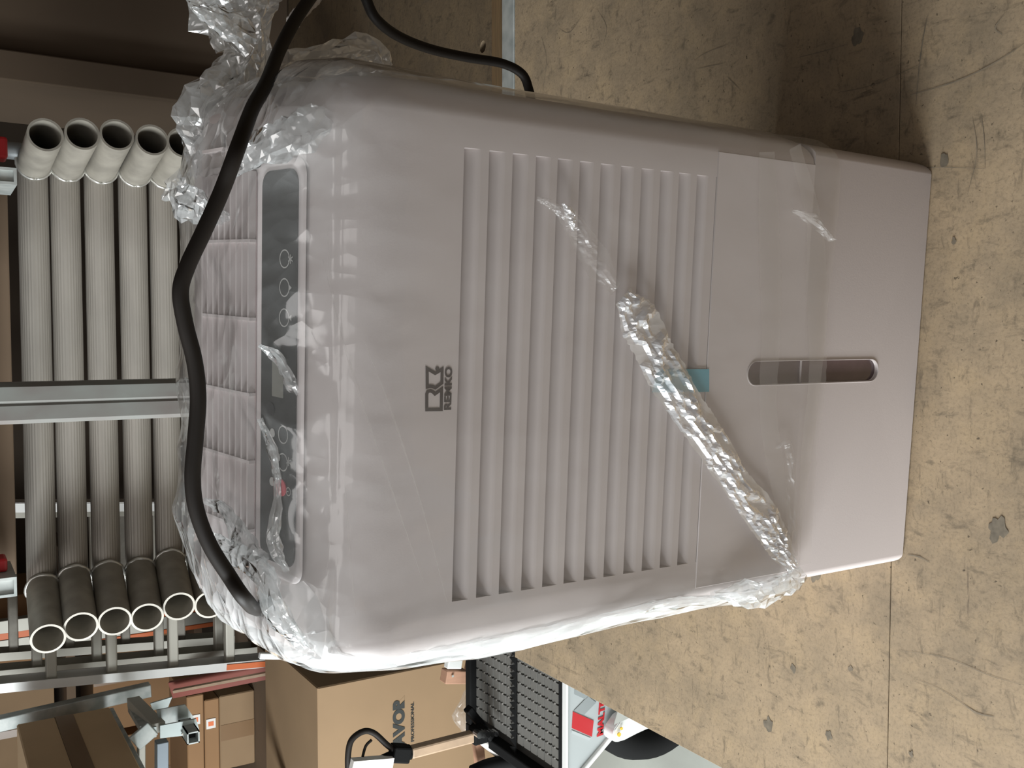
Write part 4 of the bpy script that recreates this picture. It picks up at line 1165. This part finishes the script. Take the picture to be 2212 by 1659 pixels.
for lx in (xl_ + .03, xr_ - .03):
    bm = bmesh.new(); box(bm, lx - .015, lx + .015, yk - .05, yk - .02, FZ, ZT - .05); gpart('leg', bm, M_tyre)

# folded handle of that machine: black grip, kraft-wrapped tube, cable
yh_ = 1.68
hd = thing('machine_handle', 'black handle with paper-wrapped tube and curved cable in front of the printed carton', 'handle', at(1040, 1600, y=yh_))
def hpart(name, bm_, m_, **k): return child(mesh_obj(name, bm_, m_, **k), hd)
bm = bmesh.new(); beam(bm, at(886, 1625, y=yh_), at(1022, 1590, y=yh_), .022, .022, up=(0, 1, 0), bev=.004)
hpart('wrapped_tube', bm, M_kraft)['label'] = 'kraft paper wrapped tube'
bm = bmesh.new(); tube(bm, spline([at(800, 1650, y=yh_), at(840, 1636, y=yh_), at(885, 1624, y=yh_)], 10), lambda t: .006 + .009 * t, 12); hpart('grip', bm, M_tyre, smooth=True)
bm = bmesh.new(); beam(bm, at(845, 1626, y=yh_), at(882, 1628, y=yh_), .032, .03, up=(0, 1, 0), bev=.004); hpart('lever_housing', bm, M_tyre)
bm = bmesh.new(); tube(bm, spline([at(752, 1680, y=yh_), at(752, 1630, y=yh_), at(760, 1598, y=yh_), at(785, 1580, y=yh_), at(808, 1584, y=yh_), at(835, 1608, y=yh_), at(855, 1624, y=yh_)], 50), .0058, 12); hpart('cable', bm, M_cord, smooth=True)
bm = bmesh.new(); tube(bm, spline([at(803, 1598, y=yh_), at(790, 1612, y=yh_), at(782, 1640, y=yh_)], 14), .0028, 8); hpart('cable', bm, M_cord, smooth=True)
bm = bmesh.new(); poly_prism(bm, [at(*p, y=yh_ - .02) for p in ((760, 1665), (765, 1645), (852, 1638), (846, 1672), (835, 1700), (760, 1700))], (0, 1, 0), .02); hpart('white_housing', bm, M_label)
bm = bmesh.new(); beam(bm, at(1018, 1590, y=yh_), at(1048, 1582, y=yh_), .034, .03, up=(0, 1, 0), bev=.004); hpart('knuckle', bm, M_tyre)
bm = bmesh.new(); beam(bm, at(1010, 1530, y=yh_ + .02), at(1062, 1594, y=yh_ + .02), .016, .02, up=(0, 1, 0), bev=.003); hpart('bracket', bm, M_tyre)
for k in range(5):
    c_ = at(1034 + k * 9, 1586 - k * .5, y=yh_ - .025); bm = bmesh.new(); tube(bm, [c_ + Vector((0, .012, 0)), c_ + Vector((0, -.006, 0))], .0075 - .0006 * k, 12); hpart('bolt', bm, M_chrome)
bm = bmesh.new(); tube(bm, [at(1040, 1600, y=yh_ + .03), at(1092, 1632, y=yh_ + .03)], lambda t: .008 + .007 * t, 16); hpart('strut', bm, M_label, smooth=True)
bm = bmesh.new(); beam(bm, at(1032, 1602, y=yh_ + .05), at(1040, 1680, y=yh_ + .05), .018, .018, up=(0, 1, 0)); hpart('wooden_bearer', bm, M_wood)
bm = bmesh.new(); tube(bm, spline([at(1020, 1668, y=yh_ + .02), at(1060, 1652, y=yh_ + .02), at(1110, 1645, y=yh_ + .02), at(1140, 1670, y=yh_ + .02)], 20), .014, 12); hpart('hose', bm, M_tyre, smooth=True)
# loose clear wrap beside it
fb = thing('film_scrap', 'scrap of clear crumpled packing film hanging by the printed carton', 'film', at(1000, 1540, y=1.8))
sc_o = crumple_tube('film', [at(1015, 1480, y=1.9), at(1005, 1510, y=1.9), at(995, 1545, y=1.89), at(1010, 1580, y=1.88)], lerp_list([.003, .014, .028, .016]), M_film_h, None, 22, 30, .4, 71, squash=.4)
child(sc_o, fb)
